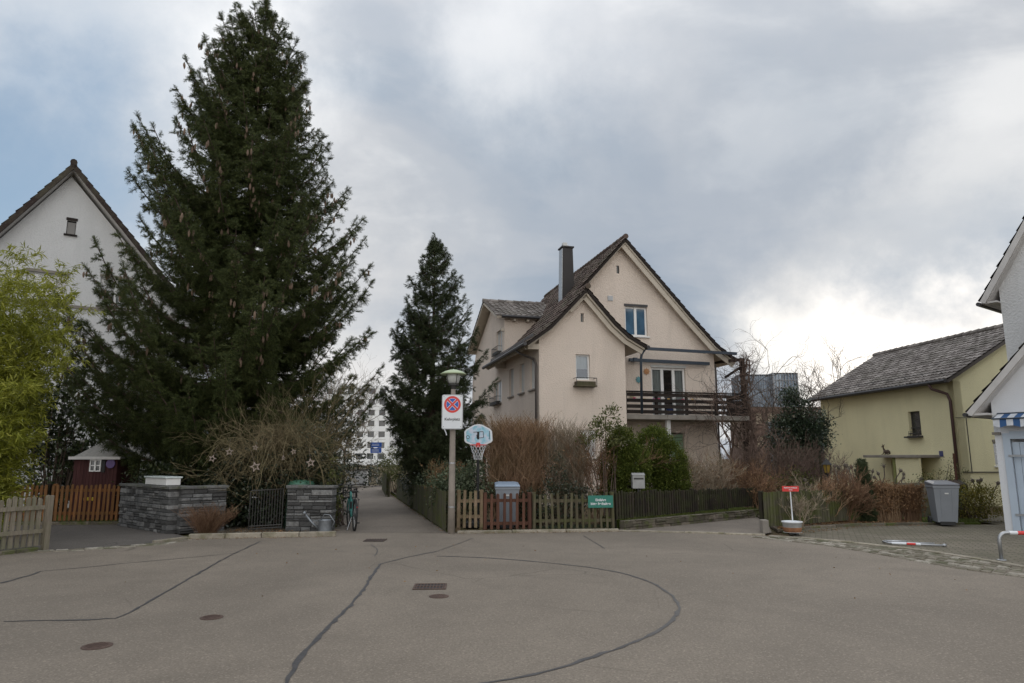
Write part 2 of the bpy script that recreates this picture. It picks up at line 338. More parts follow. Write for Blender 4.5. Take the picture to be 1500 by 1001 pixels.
def conifer(name, label, base, h, prof, nbr, mat, seed, group=None, cones=0, tr=.2, z0=.4, gap=.17, rise=.42, ssc=.34, lgap=.32, top=26, wgap=.45):
    """prof: list of (height fraction, reach to -x side, reach to +x side)"""
    r = np.random.default_rng(seed); root = thing(name, label, 'tree', base, 0, group)
    mb = MB(); mb.tube([(0, 0, h*i/12) for i in range(13)], [tr*(1-.93*i/12) for i in range(13)], 8)
    ph = np.array([p[0] for p in prof]); pl = np.array([p[1] for p in prof]); pr = np.array([p[2] for p in prof])
    br = MB(); O = []; Fw = []; Sc = []; CO = []; down = np.array([0, 0, -1.])
    ZS = []; zz = z0; wi = 0
    while zz < h*.975:
        kk = int(r.integers(7, 10)) if zz < h*.8 else 6; o_ = r.uniform(0, 6.3)
        for q in range(kk): ZS.append((min(.985, (zz + r.normal(0, .06))/h), o_ + q*2*PI/kk + r.uniform(-.3, .3)))
        for q in range(2): ZS.append((min(.98, (zz + wgap*.5)/h), r.uniform(0, 6.3)))
        zz += wgap*(1.0 if zz < h*.75 else .7)*r.uniform(.85, 1.15)
    for i, (zf, az) in enumerate(ZS):
        w = (1 - math.cos(az)) / 2
        reach = (np.interp(zf, ph, pr)*(1-w) + np.interp(zf, ph, pl)*w) * r.choice([r.uniform(.6, .88), r.uniform(.92, 1.1)])
        k = .05 + .75*zf**1.3; back = math.sin(az) > .35                # upper branches climb, lower ones sag then lift
        rs = rise*r.uniform(.7, 1.3); zs = zf*h - reach*(.9*(k - rs*.75) + rs)
        dirh = np.array([math.cos(az), math.sin(az), 0]); side = np.array([-dirh[1], dirh[0], 0]); bend = r.uniform(-.15, .15)
        n = max(4, int(reach/.3)); P = []
        for j in range(n+1):
            t = j/n; P.append(dirh*reach*t*(1-.05*t) + side*reach*bend*t*t + np.array([0, 0, zs + reach*((k - rs*.75)*t*.9 + rs*t**2.6)]))
        br.tube(P, [max(.006, .010 + .011*reach*(1-j/n)) for j in range(n+1)], 4, False); P = np.array(P)
        def on(t): x = min(t, .999)*n; a = int(x); return P[a] + (P[min(a+1, n)] - P[a])*(x-a), (P[min(a+1, n)] - P[a])/np.linalg.norm(P[min(a+1, n)] - P[a])
        g = gap*(1.7 if back else 1.); m = max(3, int(reach/g))
        for j in range(m):
            t = .12 + .88*(j + r.random())/m; p, d = on(t)
            for q in range(2): O.append(p); Fw.append(d*.5 + side*r.uniform(-.9,.9) + np.array([0,0,r.uniform(-.8,.45)])); Sc.append(ssc*r.uniform(.75, 1.15))
            if cones and zf > .30 and t > .5 and not back and r.random() < .20: CO.append(p + np.array([r.uniform(-.1,.1), r.uniform(-.1,.1), -.05]))
        m = max(2, int(reach/(lgap*(1.5 if back else 1.))))
        for j in range(m):
            t = .14 + .82*(j + r.random())/m; p, d = on(t)
            for sg in (-1, 1):
                b = min(reach*.42, .16 + .75*(1-t)) * r.uniform(.7, 1.25); dv = d*r.uniform(.5, .9) + sg*side*r.uniform(.5, 1.) + down*r.uniform(.0, .35); dv /= np.linalg.norm(dv)
                e = p + dv*b + down*b*r.uniform(.1,.3); c = (p+e)/2 + np.array([0,0,.04*b]); br.tube([p, c, e], [.007, .005, .002], 3, False); kk = max(1, int(b/g))
                for q in range(kk):
                    s_ = (q + .6 + .4*r.random())/kk; pp = p + (c-p)*2*s_ if s_ < .5 else c + (e-c)*(2*s_-1)
                    O.append(pp); Fw.append(dv*.8 + down*r.uniform(.0, 1.2) + r.normal(0, .35, 3)); Sc.append(ssc*r.uniform(.7, 1.2))
                    if r.random() < .45 and not back: O.append(pp); Fw.append(down + r.normal(0, .3, 3)); Sc.append(ssc*r.uniform(.8, 1.4))
                O.append(e); Fw.append(dv + np.array([0,0,r.uniform(0,.5)])); Sc.append(ssc*.6)
        for q in range(4): O.append(P[-1] - (P[-1]-P[-2])*.3*q/4); Fw.append((P[-1]-P[-2])/np.linalg.norm(P[-1]-P[-2]) + r.uniform(-.7, .7, 3) + np.array([0,0,.3])); Sc.append(ssc*r.uniform(.5, .85))
    for q in range(top):                               # leader
        zz = h*(1 - .08*r.random()); a = r.uniform(0, 6.3); O.append(np.array([0, 0, zz])); Fw.append(np.array([math.cos(a)*.8, math.sin(a)*.8, r.uniform(.5, 1.6)])); Sc.append(ssc*r.uniform(.6, 1.))
    mb.build('trunk', M['bark'], root, True)
    br.build('limbs', M['bark'], root)
    O = np.array(O); Fw = np.array(Fw); Sc = np.array(Sc); up = np.tile([0., 0, 1.], (len(O), 1)) + r.uniform(-.6, .6, (len(O), 3)); V = []; Fc = []; b = 0
    print(name, 'sprays', len(O))
    which = r.integers(0, len(SPRAYS), len(O))
    for q, (T, TF) in enumerate(SPRAYS):
        s_ = which == q; n = s_.sum()
        if not n: continue
        V.append(stamp(T, O[s_], Fw[s_], up[s_], Sc[s_])); Fc.append(tfaces(TF, n, len(T)) + b); b += n*len(T)
    np_build('crown', np.concatenate(V), np.concatenate(Fc), mat, root)
    if cones:
        c = MB(); c.lathe([(.010, 0), (.028, -.04), (.032, -.10), (.024, -.16), (.005, -.19)], n=6); first = None; CO = np.array(CO)
        near = sorted(range(len(CO)), key=lambda k: CO[k][1]); rest = MB()      # the ones on the viewer's side first
        for k, i in enumerate(near):
            if k < 100:
                if first is None: first = c.build('cone', M['cone'], root, True); first.location = CO[i]
                else: o = first.copy(); C.objects.link(o); o.location = CO[i]
            for q in range(1 if k < 100 else 2): p = CO[i] + r.uniform(-.09, .09, 3); rest.lathe([(.010, 0), (.030, -.05), (.030, -.12), (.005, -.18)], tuple(p), 5)
        tag(rest.build('cones', M['cone'], root), kind='stuff')
    return root
LEAF = np.array([[0,0,0],[.45,-.24,.05],[1,0,-.04],[.45,.24,.05]]); LEAFF = np.array([[0,1,2,3]])
LANCE = np.array([[0,0,0],[.4,-.075,.03],[1,0,-.10],[.4,.075,.03]])
def leaves(name, mat, parent, P, D, size, T=LEAF, loc=None, seed=1):
    r = np.random.default_rng(seed); n = len(P); up = r.normal(0, 1, (n, 3)) * .6 + [0, 0, 1]
    return np_build(name, stamp(T, P, D, up, size * r.uniform(.65, 1.25, n)), tfaces(LEAFF, n, 4), mat, parent, loc)
def shrub(name, label, cat, base, blobs, n, leaf, mat, seed, stemmat='bark', group=None, clump=.16, T=LEAF, stems=14, shell=.55, droop=.1):
    """blobs: (cx, cy, cz, rx, ry, rz) lobes of the crown, leaves gather in clumps near their surface"""
    r = np.random.default_rng(seed); root = thing(name, label, cat, base, 0, group)
    vol = np.array([b[3]*b[4] + b[4]*b[5] + b[3]*b[5] for b in blobs]); vol = vol/vol.sum(); P = []; D = []; tips = []
    nc = max(8, n // 26)
    for q in range(nc):
        b = blobs[r.choice(len(blobs), p=vol)]; v = r.normal(0, 1, 3); v /= np.linalg.norm(v); rad = r.uniform(shell, 1.04) ** .7
        c = np.array(b[:3]) + v*np.array(b[3:])*rad * r.uniform(.9, 1.08)
        if c[2] < .05: c[2] = r.uniform(.05, .3)
        tips.append(c); m = 26
        P.append(c + r.normal(0, clump, (m, 3)) * [1, 1, .8]); D.append(v*.8 + r.normal(0, .75, (m, 3)) + [0, 0, .15 - droop])
    leaves('foliage', mat if not isinstance(mat, str) else M[mat], root, np.concatenate(P), np.concatenate(D), leaf, T, seed=seed)
    mb = MB(); k = min(stems, len(tips))
    for i in r.choice(len(tips), k, False):
        c = tips[i]; f = r.uniform(-.15, .15, 2); x0, y0 = c[0]*.25 + f[0], c[1]*.25 + f[1]
        mb.tube([(x0, y0, -.02), (x0*.6 + c[0]*.4 + r.uniform(-.08,.08), y0*.6 + c[1]*.4, c[2]*.5), tuple(c)], [.022, .014, .005], 4)
    mb.build('stems', M[stemmat], root)
    return root
def grow(mb, p, d, L, rad, depth, r, wob=.22, split=(2, 3), upb=.05, tk=.72, ang=.55, nseg=3, sides=4):
    pts = [p.copy()]; rs = [rad]
    for i in range(nseg):
        d = d + r.normal(0, wob, 3); d[2] += upb; d /= np.linalg.norm(d); p = p + d*L/nseg; pts.append(p.copy()); rs.append(rad*(1-(i+1)/nseg*(1-tk*.8)))
    mb.tube(pts, rs, sides if depth > 1 else 3, False)
    if depth <= 0: return
    for k in range(r.integers(split[0], split[1]+1)):
        v = r.normal(0, 1, 3); v -= d*v.dot(d); v /= np.linalg.norm(v); nd = d*math.cos(ang*r.uniform(.5, 1.4)) + v*math.sin(ang*r.uniform(.6, 1.4))
        j = r.integers(1, nseg+1) if k else nseg
        grow(mb, pts[j].copy(), nd, L*r.uniform(.6, .88), max(.004, rad*tk*r.uniform(.75, 1)), depth-1, r, wob, split, upb, tk, ang, nseg, sides)
def bare_tree(name, label, base, h, rad, mat, seed, depth=5, group=None, lean=(0,0), cat='tree', **kw):
    r = np.random.default_rng(seed); root = thing(name, label, cat, base, 0, group); t = MB(); d0 = np.array([lean[0], lean[1], 1.]); d0 /= np.linalg.norm(d0)
    top = d0*h*.32; t.tube([(0,0,-.05), tuple(top*.5 + r.normal(0,.04,3)), tuple(top)], [rad, rad*.8, rad*.68], 7); t.build('trunk', M[mat], root, True)
    b = MB()
    for k in range(4):
        a = k*1.7 + r.uniform(0, 1); grow(b, top*(.75 + .25*(k == 0) + .08*k*(k>0)), d0*1. + np.array([math.cos(a), math.sin(a), 0])*(.25 if k == 0 else .75), h*.26, rad*.5, depth, r, **kw)
    b.build('crown', M[mat], root); return root
def canes(name, label, cat, base, n, h, sx, sy, rad, mat, seed, fan=.3, sub=3, group=None, rz=0, leafy=0, leafmat_=None, curl=.12, hv=.25, top=None):
    """many upright stems rising from a strip 2sx by 2sy, each with a few side twigs"""
    r = np.random.default_rng(seed); root = thing(name, label, cat, base, rz, group); mb = MB(); LP = []; LD = []
    for i in range(n):
        x, y = r.uniform(-sx, sx), r.uniform(-sy, sy); H = h*(1 - hv*r.random()); lx = (x/sx*fan*.7 + r.normal(0, fan*.35))*H; ly = r.normal(0, fan*.25)*H
        pts = []
        for j in range(5):
            t = j/4; pts.append(np.array([x*.8 + lx*t**1.3 + r.normal(0, curl*.12), y + ly*t + r.normal(0, curl*.12), H*t]))
        mb.tube(pts, [rad*(1-.14*j) for j in range(5)], 3, False)
        for k in range(sub):
            t = r.uniform(.25, 1.); j = min(int(t*4), 3); p = pts[j] + (pts[j+1]-pts[j])*(t*4-j); a = r.uniform(0, 6.3); l = H*r.uniform(.10, .28)
            sp = r.uniform(.3, .95); q = p + np.array([math.cos(a)*l*sp, math.sin(a)*l*sp, l*.85]); mb.tube([p, (p+q)/2 + r.normal(0, .02, 3), q], [rad*.6, rad*.5, rad*.3], 3, False)
            for g in range(leafy): LP.append(p + (q-p)*r.random()); LD.append(r.normal(0, 1, 3))
    mb.build('stems', M[mat], root)
    if leafy: leaves('dry_foliage', M[leafmat_ or 'dryleaf'], root, np.array(LP), np.array(LD), .05, seed=seed)
    return root

def twig_bush(name, label, base, n, h, w, rad, mat, seed, depth=4, cat='shrub', leafy=0, sx=.12, sy=.08, wob=.16, ang=.42):
    """rounded bare shrub: stems leave one crown at the ground and fork several times"""
    r = np.random.default_rng(seed); root = thing(name, label, cat, base); mb = MB()
    for i in range(n):
        a = r.uniform(0, 2*PI); f = r.random()**.6*w; d = np.array([math.cos(a)*f, math.sin(a)*f*.7, 1.]); d /= np.linalg.norm(d)
        grow(mb, np.array([r.uniform(-sx, sx), r.uniform(-sy, sy), 0.]), d, h*r.uniform(.26, .38), rad, depth, r, wob=wob, upb=.06, tk=.74, ang=ang, nseg=2, sides=4)
    mb.build('stems', M[mat], root)
    if leafy:
        V = np.array(mb.v); V = V[V[:, 2] > h*.12]; P = V[r.integers(0, len(V), leafy)] + r.normal(0, .02, (leafy, 3)); leaves('dry_foliage', M['dryleaf'], root, P, r.normal(0, 1, (leafy, 3)), .05, seed=seed)
    return root
# ------------------------------------------------------------ sky, sun, camera
W = bpy.data.worlds.new('World'); S.world = W; W.use_nodes = True
nt = W.node_tree; nd = nt.nodes; lk = nt.links; nd.clear()
def wn(ty, ins=None, **kw):
    x = nd.new(ty)
    for k, v in kw.items(): setattr(x, k, v)
    for k, v in (ins or {}).items():
        if hasattr(v, 'links'): lk.new(v, x.inputs[k])
        else: x.inputs[k].default_value = v
    return x
def wm(op, a, b=0., c=0., clamp=False): return wn('ShaderNodeMath', {0: a, 1: b, 2: c}, operation=op, use_clamp=clamp).outputs[0]
def wmix(f, a, b, mode='MIX'):
    x = nd.new('ShaderNodeMix'); x.data_type = 'RGBA'; x.blend_type = mode
    for i, v in ((0, f), (6, a), (7, b)):
        if isinstance(v, (int, float)): x.inputs[i].default_value = v if i == 0 else (v, v, v, 1)
        elif isinstance(v, tuple): x.inputs[i].default_value = (*v, 1)
        else: lk.new(v, x.inputs[i])
    return x.outputs[2]
tc = wn('ShaderNodeTexCoord').outputs['Generated']
sep = wn('ShaderNodeSeparateXYZ', {0: tc}); zc = wm('MAXIMUM', sep.outputs[2], 0.0)
den = wm('ADD', zc, .22)
cx = wm('DIVIDE', sep.outputs[0], den); cy = wm('DIVIDE', sep.outputs[1], den)
pv = wn('ShaderNodeCombineXYZ', {0: cx, 1: cy, 2: 0.}).outputs[0]
def wnoise(scale, det, rough, loc=(0,0,0), dist=0., sc=(1,1,1), rot=0.):
    mp = wn('ShaderNodeMapping', {'Vector': pv, 'Location': loc, 'Scale': sc, 'Rotation': (0,0,rot)}).outputs[0]
    return wn('ShaderNodeTexNoise', {'Vector': mp, 'Scale': scale, 'Detail': det, 'Roughness': rough, 'Distortion': dist}).outputs['Fac']
def wramp(f, stops):
    x = wn('ShaderNodeValToRGB', {'Fac': f}); cr = x.color_ramp; cr.interpolation = 'EASE'
    while len(cr.elements) < len(stops): cr.elements.new(.5)
    for e, (p, c) in zip(cr.elements, stops): e.position = p; e.color = (*c, 1) if isinstance(c, tuple) else (c, c, c, 1)
    return x.outputs[0]
def lobe(px, py, wdt, warp=None):       # soft patch of cloud light round a direction
    d = ray(px, py).normalized(); dt = wn('ShaderNodeVectorMath', {0: wv, 1: tuple(d)}, operation='DOT_PRODUCT').outputs['Value']
    x = wm('SUBTRACT', 1.0, dt); k = 1 - math.cos(math.radians(wdt)); return wm('POWER', 2.718, wm('MULTIPLY', x, -1.0/k))
nz = wn('ShaderNodeTexNoise', {'Vector': tc, 'Scale': 2.8, 'Detail': 8., 'Roughness': .6}).outputs['Color']
wv = wn('ShaderNodeVectorMath', {0: tc, 1: wn('ShaderNodeVectorMath', {0: wn('ShaderNodeVectorMath', {0: nz, 1: (.5,.5,.5)}, operation='SUBTRACT').outputs[0], 'Scale': .46}, operation='SCALE').outputs[0]}, operation='ADD').outputs[0]
wv = wn('ShaderNodeVectorMath', {0: wv}, operation='NORMALIZE').outputs[0]
n1 = wnoise(.75, 7., .52, (3.1, 1.7, 0), .5, (1., 1.25, 1)); n2 = wnoise(2.1, 6., .55, (8, 2, 0), .3, (1., 1.3, 1.))
cloud = wramp(wm('ADD', wm('MULTIPLY', n1, .72), wm('MULTIPLY', n2, .28)), [(.39, (.31,.38,.47)), (.46, (.42,.465,.53)), (.53, (.53,.555,.595)), (.61, (.80,.805,.81))])
def addl(c, l, amt, col): return wmix(wm('MULTIPLY', l, amt, clamp=True), c, col)
for (px, py, w_, a, col) in SKY_LOBES: cloud = addl(cloud, lobe(px, py, w_), a, col)
# gain added overhead, and warm gain behind the camera, to light the facades
back = wm('MULTIPLY', sep.outputs[1], -1.); ov = wm('ADD', wm('MULTIPLY', wm('MAXIMUM', back, 0.), SKY_BACK[0]), wm('MULTIPLY', wm('POWER', zc, 4.), SKY_BACK[1])); gain = wm('ADD', ov, 1.0)
cloud = wmix(wm('MULTIPLY', wm('MAXIMUM', back, 0.), 1.2, clamp=True), cloud, wmix(1., cloud, (1.06, .99, .90), 'MULTIPLY'))
cloud = wn('ShaderNodeVectorMath', {0: cloud, 'Scale': wm('MULTIPLY', gain, 10.)}, operation='SCALE').outputs[0]
SUN_AZ, SUN_EL = math.atan2(.49, 1.), math.radians(14)      # azimuth measured from +Y towards +X
sky = wn('ShaderNodeTexSky', sky_type='NISHITA', sun_disc=False, sun_elevation=SUN_EL, sun_rotation=SUN_AZ, altitude=400., air_density=1., dust_density=1.5, ozone_density=1.2)
hole = lobe(-60, 230, 9); hole = wm('MULTIPLY', hole, .5, clamp=True)
col = wmix(hole, cloud, wn('ShaderNodeVectorMath', {0: sky.outputs[0], 'Scale': 1.7}, operation='SCALE').outputs[0])
bg = wn('ShaderNodeBackground', {'Color': col, 'Strength': .1}); out = wn('ShaderNodeOutputWorld', {'Surface': bg.outputs[0]})
sl = bpy.data.lights.new('sun', 'SUN'); sl.energy = .6; sl.angle = math.radians(14); sl.color = (1., .93, .83); so = bpy.data.objects.new('sun', sl); C.objects.link(so)
sd = Vector((math.sin(SUN_AZ)*math.cos(SUN_EL), math.cos(SUN_AZ)*math.cos(SUN_EL), math.sin(SUN_EL))); so.rotation_euler = sd.to_track_quat('Z', 'Y').to_euler(); so.location = (20, 40, 30)
cam = bpy.data.cameras.new('camera'); cam.sensor_width = 36; cam.lens = 24; cam.clip_end = 2000; co = bpy.data.objects.new('camera', cam); C.objects.link(co)
co.location = (0, 0, CH); co.rotation_euler = (PI/2 + TH, 0, 0); S.camera = co
S.view_settings.view_transform = 'Standard'; S.view_settings.look = 'None'; S.view_settings.exposure = 0; S.view_settings.gamma = 1

# ------------------------------------------------------------ the setting
def struct(o): o['kind'] = 'structure'; return o
def sheet(name, pts, z, mat, thick=0):
    mb = MB(); n = len(pts)
    if thick: mb.prism(pts, lambda x, y: (x, y, z-thick), lambda x, y: (x, y, z))
    else: mb.add([(x, y, z) for x, y in pts], [tuple(range(n))])
    o = mb.build(name, mat)
    return struct(o)
g = MB(); g.box(-400, 400, -60, 500, -1.2, -.03); struct(g.build('ground', M['soil']))
sheet('road', [(-30, -25), (30, -25), (30, 9.0), (9, 10.2), (7.72, 10.72), (7.4, 12.19), (6.61, 13.69), (5.42, 14.87), (5.3, 15.35), (2.4, 15.85), (-1.15, 15.3), (-1.15, 15.6), (-4.2, 15.6), (-3.9, 14.95), (-6.6, 14.45), (-6.96, 13.7), (-7.6, 13.05), (-8.6, 12.5), (-9.1, 11.4), (-30, 5)], 0, M['asphalt'])
sheet('footpath', [(-4.05, 15.56), (-1.32, 15.56), (-1.9, 17.6), (-5.45, 31.5), (-7.4, 40.5), (-10, 41), (-9.6, 38), (-8.2, 31.5), (-4.4, 18.0)], .004, M['asphalt_old'])
sheet('driveway_left', [(-8.62, 12.5), (-7.6, 13.05), (-6.96, 13.7), (-6.62, 14.5), (-7.2, 15.2), (-8.9, 16.6), (-9.4, 17.5), (-13.5, 17.1), (-14, 12.5)], .004, M['asphalt_dark'])
sheet('driveway_right', [(2.4, 15.8), (5.45, 15.25), (5.75, 15.6), (7.15, 19.9), (8.2, 23), (6.8, 23.4), (2.45, 16.15)], .006, M['asphalt_old'])
sheet('entrance_path', [(-6.55, 14.55), (-4.9, 14.75), (-5.2, 16.6), (-5.7, 22), (-7, 22), (-6.6, 16.3)], .012, M['gravel'])
sheet('forecourt', [(30, 9.3), (9.1, 10.3), (7.84, 10.78), (7.52, 12.25), (6.73, 13.77), (5.9, 14.75), (6.0, 15.3), (7.1, 16.75), (8.5, 17.0), (10.3, 17.3), (12, 17.3), (12, 20), (30, 20)], .008, M['pavers'])
sheet('planting_bed', [(5.9, 15.65), (6.8, 16.5), (8.4, 17.05), (10.25, 17.35), (10.25, 19.5), (6.8, 19.5)], .05, M['gravel'], .06)
sheet('grass_verge', [(10.25, 17.38), (11.6, 17.4), (11.6, 20), (10.3, 20)], .045, M['grass'], .05)
sheet('garden_verge', [(2.45, 16.35), (7.05, 19.95), (6.2, 21.5), (2.2, 17.6)], .20, M['grass'], .2)
sheet('lawn_patch', [(-12.6, 17.3), (-9.4, 17.65), (-9.4, 20), (-13, 20)], .03, M['grass'], .05)
# kerbs: rows of separate stones in one structure sheet
def kerb(name, pts, w, h, L=.9, mat='kerb', z0=-.02, jit=.012):
    mb = MB(); r = random.Random(len(name))
    P = [Vector((x, y, 0)) for x, y in pts]; 
    for a, b in zip(P, P[1:]):
        d = b-a; n = max(1, round(d.length/L)); q = Vector((-d.y, d.x, 0)).normalized()
        for i in range(n):
            s = a + d*(i/n) + d.normalized()*.006; e = a + d*((i+1)/n) - d.normalized()*.006; hh = h + r.uniform(-.5, .5)*jit; o = q*r.uniform(-jit, jit)
            mb.beam(s + o + Vector((0,0,(z0+hh)/2)), e + o + Vector((0,0,(z0+hh)/2)), w, hh - z0)
    return struct(mb.build(name, M[mat], bevel=.012))
kerb('kerb_stones_left', [(-6.6, 14.42), (-5.2, 14.66), (-3.72, 14.92)], .13, .10)
kerb('kerb_stones_fence', [(-1.2, 15.42), (2.4, 15.86)], .10, .055, 1.2)
kerb('kerb_driveway', [(2.4, 15.86), (3.8, 15.52), (5.4, 15.02)], .11, .035, 1.0)
kerb('kerb_forecourt', [(5.42, 14.87), (5.9, 14.45), (6.61, 13.69), (7.1, 12.9), (7.4, 12.19), (7.62, 11.4), (7.72, 10.72), (8.2, 10.2), (9.4, 9.7)], .12, .03, .9)
kerb('kerb_bed', [(6.0, 15.5), (6.9, 16.42), (8.4, 16.98), (10.4, 17.28), (11.1, 17.3)], .10, .07, .8, 'old_wall')
kerb('kerb_pale', [(-6.96, 13.72), (-6.62, 14.40)], .11, .05, 1.0)
kerb('kerb_grey_fence', [(-8.44, 12.6), (-8.8, 11.95), (-9.5, 10.7)], .12, .06, .4, 'old_wall')
kerb('kerb_path_right', [(-1.42, 15.7), (-5.6, 32.5)], .06, .08, 1.0, 'old_wall')
kerb('kerb_driveway_left', [(-9.5, 17.45), (-13.2, 17.1)], .10, .08, .9, 'old_wall')
# strip of setts between the road and the forecourt, and the gutter at the left driveway
def setts(name, inner, outer, rows, z, mat, sz=.17, seed=3):
    mb = MB(); r = random.Random(seed)
    I = [Vector((*p, 0)) for p in inner]; O = [Vector((*p, 0)) for p in outer]
    def along(P, t):
        L = [(b-a).length for a, b in zip(P, P[1:])]; s = t*sum(L)
        for i, l in enumerate(L):
            if s <= l or i == len(L)-1: return P[i] + (P[i+1]-P[i])*(s/l)
            s -= l
    tot = sum((b-a).length for a, b in zip(I, I[1:])); n = int(tot/sz)
    for k in range(rows):
        off = r.random()
        i = -off
        while i < n:
            wdt = r.uniform(.75, 1.35); t0 = max(0, i/n); t1 = min(1, (i+wdt)/n)
            if t1 - t0 > .2/n:
                a0, a1 = along(I, t0), along(I, t1); b0, b1 = along(O, t0), along(O, t1); f0, f1 = (k+.05+r.uniform(-.03,.05))/rows, (k+.95+r.uniform(-.05,.03))/rows; e = .05
                q = [a0.lerp(b0, f0), a1.lerp(b1, f0), a1.lerp(b1, f1), a0.lerp(b0, f1)]; c = sum(q, Vector())/4; hz = z + r.uniform(-.007, .007); q = [c + (p-c)*(1-e) for p in q]
                top = [c + (p-c)*.86 + Vector((0,0,hz+r.uniform(-.003,.003))) for p in q]; low = [p + Vector((0,0,hz-.02)) for p in q]; lo2 = [p + Vector((0,0,-.05)) for p in q]
                mb.add(lo2+low+top, [(8,9,10,11)] + [(j,(j+1)%4,4+(j+1)%4,4+j) for j in range(4)] + [(4+j,4+(j+1)%4,8+(j+1)%4,8+j) for j in range(4)])
            i += wdt
    return struct(mb.build(name, M[mat]))
setts('sett_strip', [(5.42,14.84),(5.9,14.40),(6.57,13.65),(7.06,12.86),(7.35,12.16),(7.57,11.38),(7.67,10.70),(8.15,10.15),(9.3,9.6)],
      [(4.95,14.72),(5.35,14.1),(5.88,13.35),(6.22,12.3),(6.42,11.4),(6.65,10.6),(7.0,9.9),(7.6,9.4),(8.9,8.9)], 5, .012, 'cobble')
setts('gutter_setts', [(-8.55,12.5),(-7.6,13.05),(-6.96,13.66),(-6.66,14.36)], [(-8.4,12.25),(-7.35,12.78),(-6.62,13.42),(-6.42,14.2)], 2, .012, 'cobble', .24, 9)
# tar seams
def seam_strip(name, px, w, step=.12, close=False, z=.004, seed=1):
    r = random.Random(seed); P = [Vector((*G(*p), 0)) for p in px]; Q = []
    for i in range(len(P)-1):      # catmull-rom
        a, b, c, d = P[max(i-1,0)], P[i], P[i+1], P[min(i+2,len(P)-1)]; n = max(2, int((c-b).length/step))
        for k in range(n):
            t = k/n; Q.append(.5*((2*b) + (c-a)*t + (2*a-5*b+4*c-d)*t*t + (3*b-a-3*c+d)*t**3))
    Q.append(P[-1]); vs = []; 
    for i, p in enumerate(Q):
        d = Q[min(i+1,len(Q)-1)] - Q[max(i-1,0)]; q = Vector((-d.y, d.x, 0)).normalized(); ww = w*r.uniform(.55, 1.35)/2; o = q*r.uniform(-.3,.3)*w
        vs += [p + o + q*ww + Vector((0,0,z)), p + o - q*ww*r.uniform(.7,1.2) + Vector((0,0,z))]
    mb = MB(); mb.add(vs, [(2*i, 2*i+1, 2*i+3, 2*i+2) for i in range(len(Q)-1)]); return struct(mb.build(name, M['tar']))
seam_strip('road_seam', [(5,911),(90,909),(155,907),(185,900),(260,858),(330,818),(380,794)], .035, seed=1)
seam_strip('road_seam', [(380,1075),(420,1001),(440,965),(485,915),(520,880),(545,843),(556,827)], .045, seed=2)
seam_strip('road_seam', [(556,827),(600,816),(640,808)], .035, seed=3)
seam_strip('road_seam', [(640,815),(700,817),(760,821),(850,830),(905,839),(950,852),(975,866),(990,880),(994,890),(988,905),(968,921),(930,940),(870,962),(800,984),(700,1003),(560,1025)], .042, seed=4)
seam_strip('road_seam', [(0,855),(30,847),(62,837)], .05, seed=5)
seam_strip('road_seam', [(62,837),(130,831),(200,824),(280,817),(350,810)], .022, seed=6)
seam_strip('road_seam', [(640,808),(668,798),(692,789)], .022, seed=7)
seam_strip('road_seam', [(855,785),(868,793),(886,804)], .02, seed=8)
seam_strip('road_seam', [(548,815),(553,806),(543,798)], .015, seed=9)
# ------------------------------------------------------------ building helpers
M['painted_sky_glass'] = plain('painted_sky_glazing', (.055,.11,.17), .05, 0, .5, 2.2, spec=.7)  # blue sky reflection put into the base colour of the panes
def inside(p, poly):
    x, y = p; c = False; n = len(poly)
    for i in range(n):
        x1, y1 = poly[i]; x2, y2 = poly[(i+1) % n]
        if (y1 > y) != (y2 > y) and x < (x2-x1)*(y-y1)/(y2-y1)+x1: c = not c
    return c
def wall(name, parent, mat, fm, poly, holes=(), reveal=.16, th=.28):
    """poly in (u, z); holes (u0, u1, z0, z1); fm(u, z, depth) -> local point"""
    P = [Vector(p) for p in poly]; E = [(i, (i+1) % len(P)) for i in range(len(P))]
    for (a, b, c, d) in holes:
        k = len(P); P += [Vector((a,c)), Vector((b,c)), Vector((b,d)), Vector((a,d))]; E += [(k,k+1),(k+1,k+2),(k+2,k+3),(k+3,k)]
    vs, es, fs, *_ = delaunay_2d_cdt(P, E, [], 0, 1e-5)
    mb = MB(); keep = []
    for f in fs:
        c = sum((vs[i] for i in f), Vector((0,0)))/len(f)
        if inside(c, poly) and not any(a < c.x < b and z0 < c.y < z1 for a, b, z0, z1 in holes): keep.append(tuple(f))
    mb.add([fm(v.x, v.y, 0) for v in vs], keep); mb.add([fm(v.x, v.y, th) for v in vs], [f[::-1] for f in keep])
    for (a, b, c, d) in holes:
        q = [(a,c),(b,c),(b,d),(a,d)]
        for i in range(4):
            p, n = q[i], q[(i+1)%4]; mb.add([fm(*p,0), fm(*n,0), fm(*n,th), fm(*p,th)], [(0,1,2,3)])
    n = len(poly); mb.add([fm(*p,0) for p in poly] + [fm(*p,th) for p in poly], [(i,(i+1)%n,n+(i+1)%n,n+i) for i in range(n)])
    return mb.build(name, mat, parent)
def fbox(mb, fm, u0, u1, z0, z1, d0, d1):
    p = [fm(u, z, d) for d in (d0, d1) for u, z in ((u0,z0),(u1,z0),(u1,z1),(u0,z1))]
    return mb.add(p, [(0,1,2,3),(7,6,5,4),(0,4,5,1),(1,5,6,2),(2,6,7,3),(3,7,4,0)])
